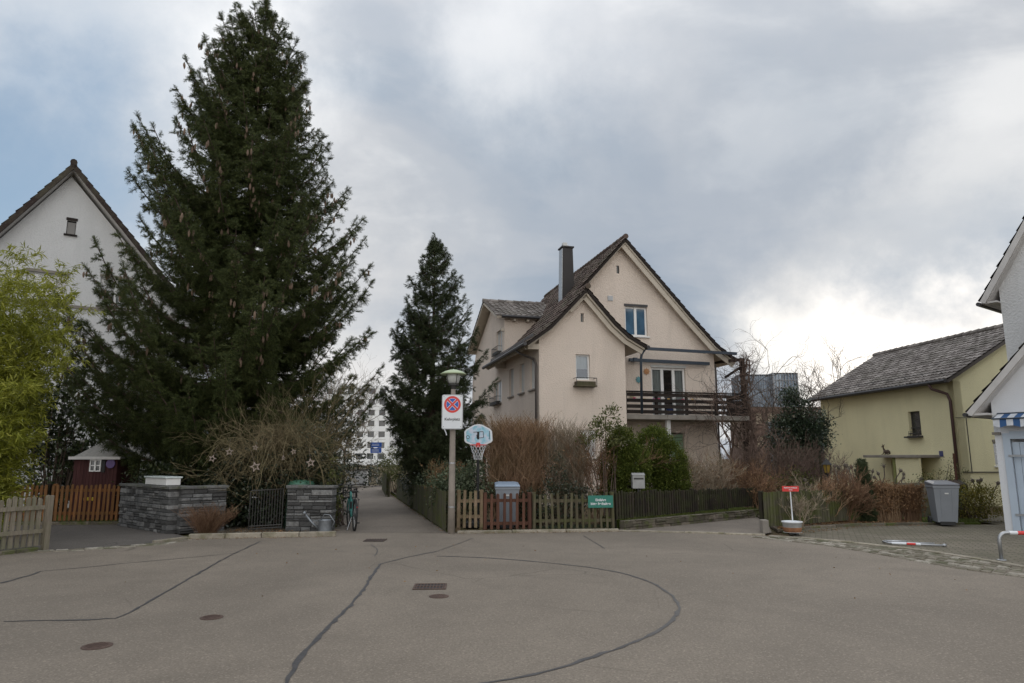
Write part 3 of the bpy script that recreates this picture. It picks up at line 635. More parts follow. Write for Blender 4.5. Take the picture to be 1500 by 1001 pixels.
def window(parent, fm, u0, u1, z0, z1, cols=2, rows=1, fw=.05, d=.09, frame='white', curtain=None, sill=None, pane='glass', name='window', room=True, lintel=None):
    m = MB()
    fbox(m, fm, u0, u0+fw, z0, z1, d, d+.05); fbox(m, fm, u1-fw, u1, z0, z1, d, d+.05); fbox(m, fm, u0+fw, u1-fw, z0, z0+fw, d, d+.05); fbox(m, fm, u0+fw, u1-fw, z1-fw, z1, d, d+.05)
    for k in range(1, cols): c = u0 + (u1-u0)*k/cols; fbox(m, fm, c-fw*.75, c+fw*.75, z0+fw, z1-fw, d-.01, d+.05)
    for k in range(1, rows): c = z0 + (z1-z0)*k/rows; fbox(m, fm, u0+fw, u1-fw, c-fw*.4, c+fw*.4, d+.005, d+.045)
    w = m.build(name, M[frame], parent)
    p = MB(); p.add([fm(u0+.02, z0+.02, d+.025), fm(u1-.02, z0+.02, d+.025), fm(u1-.02, z1-.02, d+.025), fm(u0+.02, z1-.02, d+.025)], [(0,1,2,3)]); p.build('pane', M[pane], w)
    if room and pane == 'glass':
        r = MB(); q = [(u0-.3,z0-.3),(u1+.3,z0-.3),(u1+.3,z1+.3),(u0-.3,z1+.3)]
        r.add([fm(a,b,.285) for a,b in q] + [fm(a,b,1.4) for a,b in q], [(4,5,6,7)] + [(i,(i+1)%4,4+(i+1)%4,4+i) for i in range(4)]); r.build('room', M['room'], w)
    if curtain:                                   # (from, to) fractions with soft folds
        for a, b, top in curtain:
            c = MB(); n = 30; U0 = u0+(u1-u0)*a; U1 = u0+(u1-u0)*b; Z0 = z0 + (z1-z0)*top
            vs = [];
            for i in range(n+1): uu = U0+(U1-U0)*i/n; dd = d+.12+.018*math.sin(i*1.9)+.008*math.sin(i*.7); vs += [fm(uu, Z0, dd), fm(uu, z1-.03, dd)]
            c.add(vs, [(2*i,2*i+2,2*i+3,2*i+1) for i in range(n)]); c.build('curtain', M['curtain'], w, True)
    if sill:
        s_ = MB(); fbox(s_, fm, u0-.06, u1+.06, z0-.06, z0-.003, -.07, d); s_.build('sill', M[sill], w, bevel=.006)
    if lintel:
        s_ = MB(); fbox(s_, fm, u0-.03, u1+.03, z1+.003, z1+.10, -.02, .05); s_.build('lintel', M[lintel], w)
    return w
def tiles(name, parent, mat, prof, b0, b1, fm, keep=None, tw=.24, row=.31, seed=1, amp=.028, snow=None):
    """prof: eave-to-ridge polyline of (a, z); fm(a, b, z) -> local"""
    r = random.Random(seed); mb = MB(); L = [math.dist(p, q) for p, q in zip(prof, prof[1:])]; T = sum(L)
    def pt(t):
        for i, l in enumerate(L):
            if t <= l or i == len(L)-1:
                f = t/l; p, q = prof[i], prof[i+1]; na, nz = -(q[1]-p[1])/l, (q[0]-p[0])/l
                if nz < 0: na, nz = -na, -nz
                return (p[0]+(q[0]-p[0])*f, p[1]+(q[1]-p[1])*f, na, nz)
            t -= l
    nr = max(1, round(T/row)); nc = max(1, round((b1-b0)/tw)); w = (b1-b0)/nc
    for i in range(nr):
        A = pt(T*i/nr - (0 if i else .0)); B = pt(min(T, T*(i+1)/nr + .04))
        for j in range(nc):
            x0 = b0 + w*j + (i % 2)*0; cen = ((A[0]+B[0])/2, x0 + w/2, (A[1]+B[1])/2)
            if keep and not keep(*cen): continue
            h = .045 + r.uniform(-.006, .010); sh = r.uniform(-.015, .015); vs = []
            for (P, hh, s2) in ((A, h, sh), (B, .012, 0)):
                for k in range(5):
                    e = k/4; z = hh + amp*math.sin(e*PI*1.0)**1.0*(1 if k not in (0,4) else .2); a = P[0] + P[2]*z + (0 if P is B else (P[0]-B[0])/max(1e-3,math.dist(A[:2],B[:2]))*s2); zz = P[1] + P[3]*z
                    vs.append(fm(a, x0 + w*e*.98, zz))
            for k in range(5): e = k/4; vs.append(fm(A[0], x0 + w*e*.98, A[1]-.005))
            mb.add(vs, [(k, k+1, 6+k, 5+k) for k in range(4)] + [(10+k, 11+k, k+1, k) for k in range(4)])
    return mb.build(name, M[mat], parent)
def slab(name, parent, mat, prof, b0, b1, fm, up=-.02, dn=-.14):
    mb = MB(); n = len(prof)
    N = []
    for i, p in enumerate(prof):
        q0 = prof[max(i-1,0)]; q1 = prof[min(i+1,n-1)]; l = math.dist(q0, q1); na, nz = -(q1[1]-q0[1])/l, (q1[0]-q0[0])/l
        if nz < 0: na, nz = -na, -nz
        N.append((na, nz))
    ring = [(p[0]+k[0]*up, p[1]+k[1]*up) for p, k in zip(prof, N)] + [(p[0]+k[0]*dn, p[1]+k[1]*dn) for p, k in zip(prof, N)][::-1]
    mm = len(ring)
    vs = [fm(a, b0, z) for a, z in ring] + [fm(a, b1, z) for a, z in ring]
    fs = [(i, (i+1) % mm, mm+(i+1) % mm, mm+i) for i in range(mm)]
    for i in range(n-1): j = mm-1-i; fs += [(i, i+1, j-1, j), (mm+i, mm+j, mm+j-1, mm+i+1)]
    mb.add(vs, fs); return mb.build(name, M[mat], parent)
def ridge(parent, mat, p, q, L=.36, r=.10):
    mb = MB(); p, q = Vector(p), Vector(q); n = max(1, round((q-p).length/L)); rr = random.Random(4)
    for i in range(n):
        a, b = p.lerp(q, i/n), p.lerp(q, (i+1.12)/n); mb.tube([a + Vector((0,0,rr.uniform(0,.015))), b], [r*1.12, r*.92], 8)
    return mb.build('ridge_tiles', M[mat], parent)
ID = lambda a, b, z: (a, b, z)

# ------------------------------------------------------------ beige house in the middle
HR = math.radians(14.6)
H = thing('gabled_house', 'beige rendered house with brown tiled gables, tall chimney and balcony behind the brown hedge', 'house', (.96, 24, 0), HR)
FR = lambda y0: (lambda u, z, d: (u, y0 + d, z))
LW = lambda u, z, d: (d, u, z)
sm = M['stucco_house']
wall('wall', H, sm, FR(0), [(0,-.3),(3.3,-.3),(3.3,5.95),(2.85,6.28),(1.73,7.5),(.35,6.1),(0,5.85)], [(1.38,1.92,4.38,5.30),(1.5,2.1,1.6,2.6),(1.60,1.72,6.5,6.82)])
wall('wall', H, sm, FR(1.8), [(3.3,-.3),(8.05,-.3),(8.05,5.95),(7.0,7.05),(4.1,10.16),(1.55,7.32),(3.3,7.0)], [(4.15,5.12,6.42,7.62),(5.22,6.72,3.2,5.18),(3.84,3.96,8.95,9.28),(5.35,6.55,-.1,2.6),(3.55,4.7,1.0,2.3)])
wall('wall', H, sm, LW, [(.28,-.3),(12,-.3),(12,5.6),(11.2,6.85),(7.5,8.58),(5.1,7.55),(5.1,5.85),(.28,5.85)],
     [(.57,1.2,4.08,5.2),(1.95,2.65,4.08,5.2),(3.55,4.28,4.08,5.2),(5.5,6.6,6.15,7.2),(5.65,7.05,3.98,4.95)])
wall('wall', H, sm, lambda u, z, d: (8.05-d, u, z), [(2.08,-.3),(12,-.3),(12,5.9),(2.08,5.9)])
wall('wall', H, sm, lambda u, z, d: (3.3-d, u, z), [(.28,-.3),(1.8,-.3),(1.8,5.95),(.28,5.95)])
wall('wall', H, sm, lambda u, z, d: (u, 12-d, z), [(0,-.3),(8.05,-.3),(8.05,5.9),(4.1,10.1),(0,5.6)])
wall('dormer_cheek', H, sm, FR(5.1), [(.28,5.9),(.28,7.62),(1.68,7.62)])
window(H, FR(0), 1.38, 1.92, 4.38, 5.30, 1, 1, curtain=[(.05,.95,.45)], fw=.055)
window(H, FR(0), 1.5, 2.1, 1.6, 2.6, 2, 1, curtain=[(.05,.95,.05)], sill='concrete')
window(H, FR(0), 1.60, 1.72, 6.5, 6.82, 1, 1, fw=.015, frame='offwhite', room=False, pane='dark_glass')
window(H, FR(1.8), 4.15, 5.12, 6.42, 7.62, 2, 1, fw=.07, pane='painted_sky_glass', sill='white', lintel='gutter')
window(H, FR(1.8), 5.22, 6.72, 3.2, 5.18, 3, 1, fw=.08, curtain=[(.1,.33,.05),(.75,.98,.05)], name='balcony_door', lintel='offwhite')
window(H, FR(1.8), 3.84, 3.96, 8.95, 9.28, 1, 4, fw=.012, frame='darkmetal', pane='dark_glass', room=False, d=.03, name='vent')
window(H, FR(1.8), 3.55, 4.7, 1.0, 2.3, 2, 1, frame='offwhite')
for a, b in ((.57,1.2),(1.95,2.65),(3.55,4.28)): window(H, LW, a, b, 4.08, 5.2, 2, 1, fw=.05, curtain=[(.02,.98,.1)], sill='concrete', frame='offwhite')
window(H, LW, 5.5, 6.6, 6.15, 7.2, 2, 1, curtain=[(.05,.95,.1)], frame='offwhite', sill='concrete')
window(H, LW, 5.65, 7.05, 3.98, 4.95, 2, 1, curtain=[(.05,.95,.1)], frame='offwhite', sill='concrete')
m = MB(); fbox(m, FR(1.8), 3.42, 3.64, 7.80, 8.0, -.03, .01)
for k in range(4): fbox(m, FR(1.8), 3.44, 3.62, 7.82+.045*k, 7.845+.045*k, -.05, -.03)
m.build('vent', M['metal'], H)
m = MB()
for k in range(22): fbox(m, FR(1.8), 5.36, 6.54, -.1+.12*k, .01+.12*k, .10, .14)
m.build('roller_shutter', plain('pale_green_shutter', (.22,.34,.22), .6, var=.08), H)
for (z, y0, z0, a, b) in ((6.15, 0, 6.15, 5.5, 6.6), (3.98, 0, 3.98, 5.65, 7.05)):       # little railings at the side windows
    m = MB()
    for k in range(9): yy = a + (b-a)*k/8; m.tube([(-.22, yy, z0-.08), (-.22, yy, z0+.26)], .010, 4)
    for zz in (z0-.08, z0+.26): m.tube([(0, a, zz), (-.22, a, zz), (-.22, b, zz), (0, b, zz)], .012, 4)
    m.box(-.2, -.02, a+.05, b-.05, z0-.07, z0+.06); m.build('window_railing', M['darkmetal'], H)
m = MB(); m.box(1.30, 2.02, -.30, -.03, 4.16, 4.30); m.box(1.26, 2.06, -.34, 0, 4.11, 4.16)
fb = m.build('flower_box', M['picket_moss'], H, bevel=.01)
m = MB(); m.tube([(1.28,-.33,4.42),(2.04,-.33,4.42)], .012, 5); m.tube([(1.28,-.33,4.1),(1.28,-.33,4.42),(1.28,0,4.42)], .012, 5); m.tube([(2.04,-.33,4.1),(2.04,-.33,4.42),(2.04,0,4.42)], .012, 5); m.build('rail', M['darkmetal'], fb)
# roofs
LP = [(-.55,5.58),(.3,6.2),(1.4,7.36),(4.1,10.35)]; RP = [(8.9,5.55),(8.05,6.12),(7.0,7.2),(4.1,10.35)]; WP = [(4.02,5.66),(3.35,6.02),(2.85,6.45),(1.73,7.70)]
mz = lambda a: np.interp(a, [p[0] for p in LP], [p[1] for p in LP])
tiles('roof', H, 'tile_red', LP, -.38, 12.2, ID, lambda a, b, z: (a < 1.80 or b > 1.42) and (a > .05 or b < 6.5) and not (5.25 < b < 11.1 and z < (8.6 - abs(b-7.5)*.45 if b < 7.5 else 8.6-(b-7.5)*.45)-.15 and a > 0), seed=1)
tiles('roof', H, 'tile_red', RP, 1.42, 12.2, ID, seed=2)
tiles('roof', H, 'tile_red', WP, -.38, 1.79, ID, seed=3)
slab('soffit', H, 'soffit', LP[:2] + [(1.73, 7.70)], -.30, 1.5, ID); slab('soffit', H, 'soffit', WP, -.30, 1.76, ID, -.02, -.16)
slab('soffit', H, 'soffit', [LP[0], LP[1]], 1.5, 6.45, ID); slab('soffit', H, 'soffit', [(1.6,7.57), LP[3]], 1.46, 12.1, ID); slab('soffit', H, 'soffit', RP, 1.46, 12.1, ID, -.02, -.16)
slab('verge_board', H, 'darkwood', WP, -.37, -.31, ID, .0, -.10); slab('verge_board', H, 'darkwood', LP[:2] + [(1.73, 7.70)], -.37, -.31, ID, .0, -.10)
slab('verge_board', H, 'darkwood', RP, 1.40, 1.455, ID, .0, -.10); slab('verge_board', H, 'darkwood', [(1.75,7.73), LP[3]], 1.40, 1.455, ID, .0, -.10)
slab('barge_board', H, 'soffit', RP, 1.50, 1.56, ID, -.17, -.36); slab('barge_board', H, 'soffit', WP, -.22, -.17, ID, -.17, -.33); slab('barge_board', H, 'soffit', [(1.0,6.94),(1.73, 7.70)], -.22, -.17, ID, -.15, -.22)
ridge(H, 'tile_red', (4.1,1.36,10.40), (4.1,12.2,10.40)); ridge(H, 'tile_red', (1.76,-.40,7.76), (1.76,1.5,7.76))
XF = lambda a, b, z: (b, a, z)                    # profile runs along the house, ridge across it
CN = [(4.8,7.62),(7.5,8.80)]; CF = [(11.45,6.98),(7.5,8.80)]
tiles('dormer_roof', H, 'tile_grey', CN, -.45, 2.7, XF, lambda a, b, z: z > mz(b) - .1, seed=4)
tiles('dormer_roof', H, 'tile_grey', CF, -.45, 2.7, XF, lambda a, b, z: z > mz(b) - .1, seed=5)
slab('dormer_soffit', H, 'soffit', CN, -.42, 2.6, XF, -.02, -.12); slab('dormer_soffit', H, 'soffit', CF, -.42, 1.0, XF, -.02, -.12); ridge(H, 'tile_grey', (-.46,7.5,8.84), (2.5,7.5,8.84))
m = MB()
for x in (.35, .95, 1.5): m.box(x, x+.1, 4.85, 5.1, 7.42, 7.52)
m.box(-.14, -.002, 5.08, 5.22, 7.0, 7.12); m.build('rafter_ends', M['soffit'], H)
m = MB()
for k in range(13): m.beam((-.50, .15+.5*k, 5.46), (.0, .15+.5*k, 5.80), .09, .12)
m.box(-.42, -.002, -.02, .26, 5.42, 5.62); m.box(-.42, -.002, 4.85, 5.05, 5.35, 5.55); m.build('rafters', M['soffit'], H)
m = MB(); m.tube([(-.62,-.38,5.55),(-.62,6.5,5.55)], .07, 8); m.build('gutter', M['gutter'], H); m = MB(); m.tube([(4.08,-.36,5.62),(4.08,1.8,5.62)], .065, 8); m.build('gutter', M['gutter'], H); m = MB(); m.tube([(-.2,4.74,7.58),(1.75,4.74,7.58)], .06, 8); m.build('gutter', M['gutter'], H)
m = MB()
for k in range(34): m.beam((-.30, -.3+.2*k, 5.86), (-.30, -.22+.2*k, 5.86), .02, .10)
m.tube([(-.30,-.3,5.93),(-.30,6.4,5.93)], .012, 4); m.build('snow_guard', M['gutter'], H)
m = MB(); m.tube([(-.62,.9,5.5),(-.5,.7,5.35),(-.12,.22,5.1),(-.08,.12,4.9),(-.08,.12,0)], .045, 8); m.build('downpipe', M['pipe'], H, True)
m = MB(); m.tube([(4.08,-.1,5.6),(3.95,-.05,5.4),(3.93,.0,5.2),(3.93,.05,3.2)], .05, 8); m.build('downpipe', M['slateblue'], H, True)
# chimney
cz = MB(); cz.add([(2.02,3.2,7.2),(2.56,3.2,7.2),(2.56,3.75,7.2),(2.02,3.75,7.2),(2.06,3.24,10.35),(2.50,3.24,10.35),(2.50,3.70,10.35),(2.06,3.70,10.35)], [(0,3,2,1),(4,5,6,7),(0,1,5,4),(1,2,6,5),(2,3,7,6),(3,0,4,7)])
cz.box(2.01, 2.55, 3.19, 3.75, 10.35, 10.41); ch = cz.build('chimney', plain('brown_chimney_cladding', (.022,.018,.017), .6, 0, .2, 2), H)
cc = MB(); cc.box(2.12,2.30,3.35,3.55,10.41,10.60); cc.tube([(2.38,3.6,10.4),(2.38,3.6,10.56)], .07, 8); cc.build('chimney_pot', M['offwhite'], ch)
cc = MB(); cc.add([(1.98,3.25,7.4),(1.98,3.70,7.4),(2.035,3.66,10.3),(2.035,3.25,10.3),(2.00,3.25,7.4),(2.00,3.70,7.4),(2.055,3.66,10.3),(2.055,3.25,10.3)], [(0,3,2,1),(4,5,6,7),(0,1,5,4),(1,2,6,5),(2,3,7,6),(3,0,4,7)]); cc.build('pale_left_face', M['metal'], ch)  # pale metal sheet over the full left chimney face
# balcony
m = MB(); m.box(3.31,8.55,.30,1.79,3.02,3.20); bal = m.build('balcony_slab', M['concrete'], H, bevel=.01)
m = MB(); rr = random.Random(2)
for z in (3.30,3.50,3.72,3.94): m.beam((3.36,.36,z),(8.5,.36,z+rr.uniform(-.01,.01)),.03,.13); m.beam((8.5,.4,z),(8.5,1.75,z),.03,.13)
m.box(3.34,8.54,.30,.42,4.02,4.07)
for k in range(5): m.box(3.40+1.25*k,3.50+1.25*k,.38,.46,3.2,4.02)
m.build('balcony_railing', M['darkwood'], H)
m = MB(); m.box(5.12,5.28,.45,.61,-.1,3.02); m.build('balcony_post', M['offwhite'], H, bevel=.01)
m = MB(); m.beam((4.25,1.25,5.84),(8.75,1.25,5.78),.10,.11); m.build('awning_rail', M['slateblue'], H); m = MB(); m.beam((4.2,1.62,5.42),(7.7,1.62,5.38),.14,.12); m.box(4.35,4.5,1.5,1.8,5.36,5.5); m.build('awning_cassette', M['slateblue'], H)
m = MB(); m.box(8.50,8.64,.55,.70,0,5.5); m.beam((8.0,1.0,4.75),(8.6,.62,5.2),.09,.09); m.beam((8.57,.62,5.45),(8.57,3.0,5.62),.1,.12); m.build('corner_post', M['darkwood'], H)
m = MB(); m.tube([(8.13,1.85,5.4),(8.13,1.85,0)], .04, 6); m.build('downpipe', M['pipe'], H)
m = MB()
m.add([(-1.6,2.2,2.45),(-1.6,5.4,2.45),(0,5.4,2.75),(0,2.2,2.75),(-1.6,2.2,2.37),(-1.6,5.4,2.37),(0,5.4,2.67),(0,2.2,2.67)], [(0,1,2,3),(7,6,5,4),(0,4,5,1),(1,5,6,2),(2,6,7,3),(3,7,4,0)])
for y in (2.3, 5.2): m.box(-1.5,-1.4,y,y+.1,0,2.38)
m.build('porch', M['gate_red'], H)
# bunting and ornaments on the balcony
bt = MB(); cols = [(.55,.10,.18),(.62,.60,.58),(.60,.38,.14),(.25,.42,.40),(.40,.12,.28)]
bm_ = [plain('bunting_%s' % n, c, .8) for n, c in zip(('red','white','orange','teal','plum'), cols)]
for k in range(13):
    x = 3.75 + .2*k; z = 3.84 - .05*math.sin(k*.55)**2; bt.m = k % 5; bt.add([(x,.41,z),(x+.12,.41,z),(x+.06,.41,z-.14),(x,.417,z),(x+.12,.417,z),(x+.06,.417,z-.14)], [(0,2,1),(3,4,5),(0,1,4,3),(1,2,5,4),(2,0,3,5)])
o = bt.build('bunting', bm_); o.location = (.96,24,0); o.rotation_euler = (0,0,HR); tag(o, 'colourful triangular bunting strung along the balcony railing', 'bunting')
def hloc(x, y, z): return (.96 + x*math.cos(HR) - y*math.sin(HR), 24 + x*math.sin(HR) + y*math.cos(HR), z)
m = MB(); m.lathe([(.10,0),(.14,.22),(.15,.24)], n=14); o = m.build('flower_pot', plain('blue_glaze', (.04,.09,.30), .3), smooth=True); o.location = hloc(5.35,.6,3.2); tag(o, 'small blue pot on the balcony floor', 'pot')
for i, (u, z, c, lb) in enumerate(((5.0,5.0,(.45,.22,.09),'orange round ornament on the wall beside the balcony door'),(4.65,4.66,(.12,.30,.33),'turquoise ornament on the wall left of the balcony door'),(4.35,4.05,(.40,.33,.2),'small ochre wall ornament beside the blue-grey downpipe'))):
    m = MB(); m.tube([(0,0,0),(0,-.04,0)], .11, 12); m.tube([(0,-.04,0),(0,-.07,0)], .05, 8)
    for k in range(8): a = k*PI/4; m.tube([(.08*math.cos(a),-.02,.08*math.sin(a)),(.15*math.cos(a),-.02,.15*math.sin(a))], [.02,.008], 4)
    o = m.build('wall_ornament', plain('ornament_paint_%s' % ('orange','turquoise','ochre')[i], c, .5)); o.location = hloc(u,1.79,z); o.rotation_euler = (0,0,HR); tag(o, lb, 'ornament')

# ------------------------------------------------------------ yellow house
yd = Vector((-.13, 1)).normalized(); YR = math.atan(.13)
Y = thing('yellow_house', 'pale yellow house with grey tiled roof and small porch behind the grey bin', 'house', (15.56, 24, 0), YR)
ym = M['stucco_yellow']
wall('wall', Y, ym, LW, [(0,-1),(8.2,-1),(8.2,4.3),(0,4.3)], [(1.78,2.42,2.45,3.36),(2.5,3.62,-.9,1.52)])
wall('wall', Y, ym, FR(0), [(.0,-1),(7.2,-1),(7.2,3.9),(3.2,6.28),(.0,4.38)], [(1.3,2.0,1.35,2.15)])
wall('wall', Y, ym, lambda u, z, d: (u, 8.2-d, z), [(.28,-1),(7.2,-1),(7.2,3.9),(3.2,6.28),(.28,4.4)])
wall('wall', Y, ym, lambda u, z, d: (7.2-d, u, z), [(.28,-1),(7.92,-1),(7.92,3.9),(.28,3.9)])
YP = [(-.42,4.32),(.1,4.62),(3.2,6.46)]; YQ = [(7.6,3.85),(3.2,6.46)]
tiles('roof', Y, 'tile_grey', YP, -.25, 8.5, ID, seed=11, row=.25, tw=.21, amp=.035); tiles('roof', Y, 'tile_grey', YQ, -.25, 8.5, ID, seed=12)
slab('soffit', Y, 'pipe', YP, -.2, 8.45, ID, -.02, -.13); slab('soffit', Y, 'pipe', YQ, -.2, 8.45, ID, -.02, -.13); ridge(Y, 'tile_grey', (3.2,-.27,6.52), (3.2,8.5,6.52), .4, .11)
m = MB(); m.tube([(-.50,-.25,4.27),(-.50,8.5,4.27)], .065, 8); m.build('gutter', M['gutter'], Y)
m = MB()
for k in range(17): m.beam((-.42,.1+.5*k,4.24),(.0,.1+.5*k,4.42),.07,.09)
m.build('rafters', M['pipe'], Y)
m = MB()
for k in range(9): m.tube([(-.12,.3+.95*k,4.62),(-.12,.42+.95*k,4.70)], .012, 4)
m.tube([(-.12,-.2,4.68),(-.12,8.4,4.68)], .012, 4); m.build('snow_guard', M['gutter'], Y)
m = MB(); m.tube([(-.50,.55,4.22),(-.44,.5,4.05),(-.12,.18,3.85),(-.07,.13,3.6),(-.07,.13,-.9)], .05, 8); m.build('downpipe', plain('dark_red_pipe', (.075,.04,.035), .5, .3), Y, True)
w = window(Y, LW, 1.78, 2.42, 2.45, 3.36, 1, 1, frame='pipe', fw=.04, sill='concrete', pane='dark_glass', d=.12)
m = MB(); fbox(m, LW, 1.84, 2.36, 2.50, 2.54, -.10, -.08); fbox(m, LW, 1.84, 2.36, 2.72, 2.76, .03, .06)
for k in range(7): m.tube([(-.09,1.84+.085*k,2.42),(-.09,1.84+.085*k,2.62)], .008, 4)
m.box(-.2,-.01,1.70,2.50,2.36,2.42); m.build('window_railing', M['darkmetal'], Y)
window(Y, FR(0), 1.3, 2.0, 1.35, 2.15, 1, 2, frame='offwhite', sill='white', lintel='concrete')
m = MB(); fbox(m, LW, .95, 4.05, 1.62, 1.72, -.9, .0); m.build('porch_roof', M['concrete'], Y, bevel=.01)
m = MB(); fbox(m, LW, 2.32, 2.46, -.9, 1.62, -.8, -.66); m.build('porch_post', plain('greenish_post', (.20,.21,.07), .8, var=.25), Y)
m = MB(); fbox(m, LW, 2.55, 3.57, -.9, 1.5, .2, .26); d_ = m.build('door', plain('olive_door', (.16,.14,.09), .6), Y)
m = MB(); fbox(m, LW, 1.0, 2.1, -.9, 1.62, -.82, -.75); fbox(m, LW, 2.1, 2.25, -.9, 1.62, -.82, 0); m.build('porch_screen', ym, Y)
m = MB(); fbox(m, LW, .80, .98, 1.66, 1.86, -.02, 0); m.build('house_number', plain('number_plate_blue', (.05,.06,.16), .4), Y)
m = MB(); m.tube([(-.07,-.03,3.0),(.5,-.04,3.0),(.5,-.04,3.0)], .012, 4); m.tube([(.33,-.04,3.0),(.33,-.04,1.1)], .015, 4); m.tube([(.62,-.06,3.03),(.72,-.06,3.03)], .03, 6); m.tube([(0,-.03,1.13),(7,-.03,1.13)], .022, 4); m.build('conduit', M['gutter'], Y)
# little deer figure on the porch roof
def wloc(root, x, y, z): a = root.rotation_euler.z; l = root.location; return (l.x + x*math.cos(a) - y*math.sin(a), l.y + x*math.sin(a) + y*math.cos(a), l.z + z)
m = MB(); m.tube([(0,.17,.10),(0,.06,.13),(0,-.06,.12),(0,-.15,.15)], [.03,.075,.075,.05], 8); m.tube([(0,-.13,.15),(0,-.2,.28),(0,-.21,.33)], [.045,.028,.025], 7); m.tube([(0,-.18,.34),(0,-.30,.31)], [.035,.014], 7)
for s_ in (-1, 1):
    m.tube([(s_*.02,-.19,.36),(s_*.05,-.17,.43)], [.015,.004], 4); m.tube([(s_*.05,.1,.06),(s_*.07,-.02,.02),(s_*.06,-.10,.015)], [.03,.015,.01], 5); m.tube([(s_*.04,-.12,.1),(s_*.05,-.2,.02),(s_*.05,-.28,.012)], [.025,.012,.009], 5)
m.tube([(0,.17,.1),(0,.22,.11)], [.02,.006], 5)
o = m.build('deer_figure', plain('deer_brown', (.07,.045,.03), .7), smooth=True); o.location = wloc(Y, -.45, 3.2, 1.725); o.rotation_euler = (0,0,YR+PI); tag(o, 'small brown lying deer figure on the porch roof', 'figurine')

# ------------------------------------------------------------ white house on the left
L_ = thing('white_house', 'tall white gabled house with dark brown roof verge behind the big spruce', 'house', (-15.69, 23.0, 0), math.radians(33))
hw = M['stucco_white']
wall('wall', L_, hw, FR(0), [(-3.6,-.3),(4.6,-.3),(4.6,6.25),(0,11.5),(-3.6,6.2)], [(0.02,.30,9.38,9.88),(-.95,.25,6.95,7.9),(1.2,2.2,6.95,8.0),(.4,1.4,.2,2.2),(-2.2,-.8,3.6,5.1),(1.6,3.0,3.6,5.1),(-2.5,-1.0,.8,2.2)])
wall('wall', L_, hw, lambda u, z, d: (4.6-d, u, z), [(.28,-.3),(11,-.3),(11,6.1),(.28,6.1)]); wall('wall', L_, hw, lambda u, z, d: (-3.6+d, u, z), [(.28,-.3),(11,-.3),(11,6.1),(.28,6.1)])
A1 = [(-4.2,5.65),(0.03,11.85)]; A2 = [(5.3,5.75),(0.03,11.85)]
tiles('roof', L_, 'tile_dark', A1, -.4, 11.2, ID, seed=21); tiles('roof', L_, 'tile_dark', A2, -.4, 11.2, ID, seed=22)
for p in (A1, A2): slab('soffit', L_, 'soffit_white', p, -.34, 11.1, ID, -.02, -.14); slab('verge_board', L_, 'tile_dark', p, -.42, -.345, ID, .02, -.13)
ridge(L_, 'tile_dark', (0.03,-.42,11.9), (0.03,11.2,11.9))
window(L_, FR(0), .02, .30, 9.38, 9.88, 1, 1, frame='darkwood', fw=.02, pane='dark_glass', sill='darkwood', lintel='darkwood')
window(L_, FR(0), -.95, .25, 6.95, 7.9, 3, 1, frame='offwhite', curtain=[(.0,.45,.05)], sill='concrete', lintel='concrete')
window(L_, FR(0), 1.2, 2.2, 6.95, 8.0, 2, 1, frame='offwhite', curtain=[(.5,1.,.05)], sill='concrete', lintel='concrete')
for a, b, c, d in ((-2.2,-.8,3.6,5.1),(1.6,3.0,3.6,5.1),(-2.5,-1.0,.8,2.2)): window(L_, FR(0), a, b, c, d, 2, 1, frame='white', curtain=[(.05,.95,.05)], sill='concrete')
window(L_, FR(0), .4, 1.4, .2, 2.2, 1, 1, frame='white', name='door')
m = MB(); fbox(m, FR(0), -3.6, 4.6, 6.76, 6.86, -.05, 0); m.build('cornice', M['concrete'], L_)
m = MB(); m.add([(2.2,-2.2,2.72),(4.4,-2.2,2.72),(4.4,0,3.0),(2.2,0,3.0),(2.2,-2.2,2.80),(4.4,-2.2,2.80),(4.4,0,3.08),(2.2,0,3.08)], [(0,3,2,1),(4,5,6,7),(0,1,5,4),(1,2,6,5),(2,3,7,6),(3,0,4,7)]); m.build('porch_canopy', M['soffit_white'], L_)
m = MB(); m.box(3.2,3.28,-2.1,-2.02,0,2.75); m.box(4.2,4.28,-2.1,-2.02,0,2.75); m.build('canopy_posts', M['white'], L_)

# ------------------------------------------------------------ white house with garage on the right
R_ = thing('white_house', 'white house with a garage and dark tiled eaves at the right edge', 'house', (11.14, 15.9, 0), math.radians(-54))
gm = M['stucco_garage']; bl = plain('pale_blue_paint', (.43,.50,.58), .5, var=.06, scale=3)
wall('wall', R_, gm, FR(0), [(0,-.1),(5.2,-.1),(5.2,2.9),(2.6,5.85),(0,2.92)], [(.30,3.9,-.1,2.05)])
wall('wall', R_, gm, lambda u, z, d: (d, u, z), [(.28,-.1),(1.9,-.1),(1.9,2.9),(.28,2.9)])
GP = [(-.42,2.67),(2.6,6.05)]; 
tiles('roof', R_, 'tile_dark', GP, -.30, 1.66, ID, seed=31, tw=.22); tiles('roof', R_, 'tile_dark', [(5.62,2.67),(2.6,6.05)], -.30, 1.66, ID, seed=32)
slab('soffit', R_, 'soffit_white', GP, -.24, 1.64, ID, -.02, -.15); slab('barge_board', R_, 'soffit_white', GP, -.295, -.245, ID, -.0, -.13); slab('soffit', R_, 'soffit_white', [(5.62,2.67),(2.6,6.05)], -.24, 1.64, ID, -.02, -.15)
m = MB(); m.tube([(-.46,-.30,2.62),(-.46,1.6,2.62)], .05, 8); m.build('gutter', M['gutter'], R_); m = MB(); m.box(-.40,-.0,-.26,1.6,2.60,2.65); m.build('soffit', M['soffit_white'], R_)
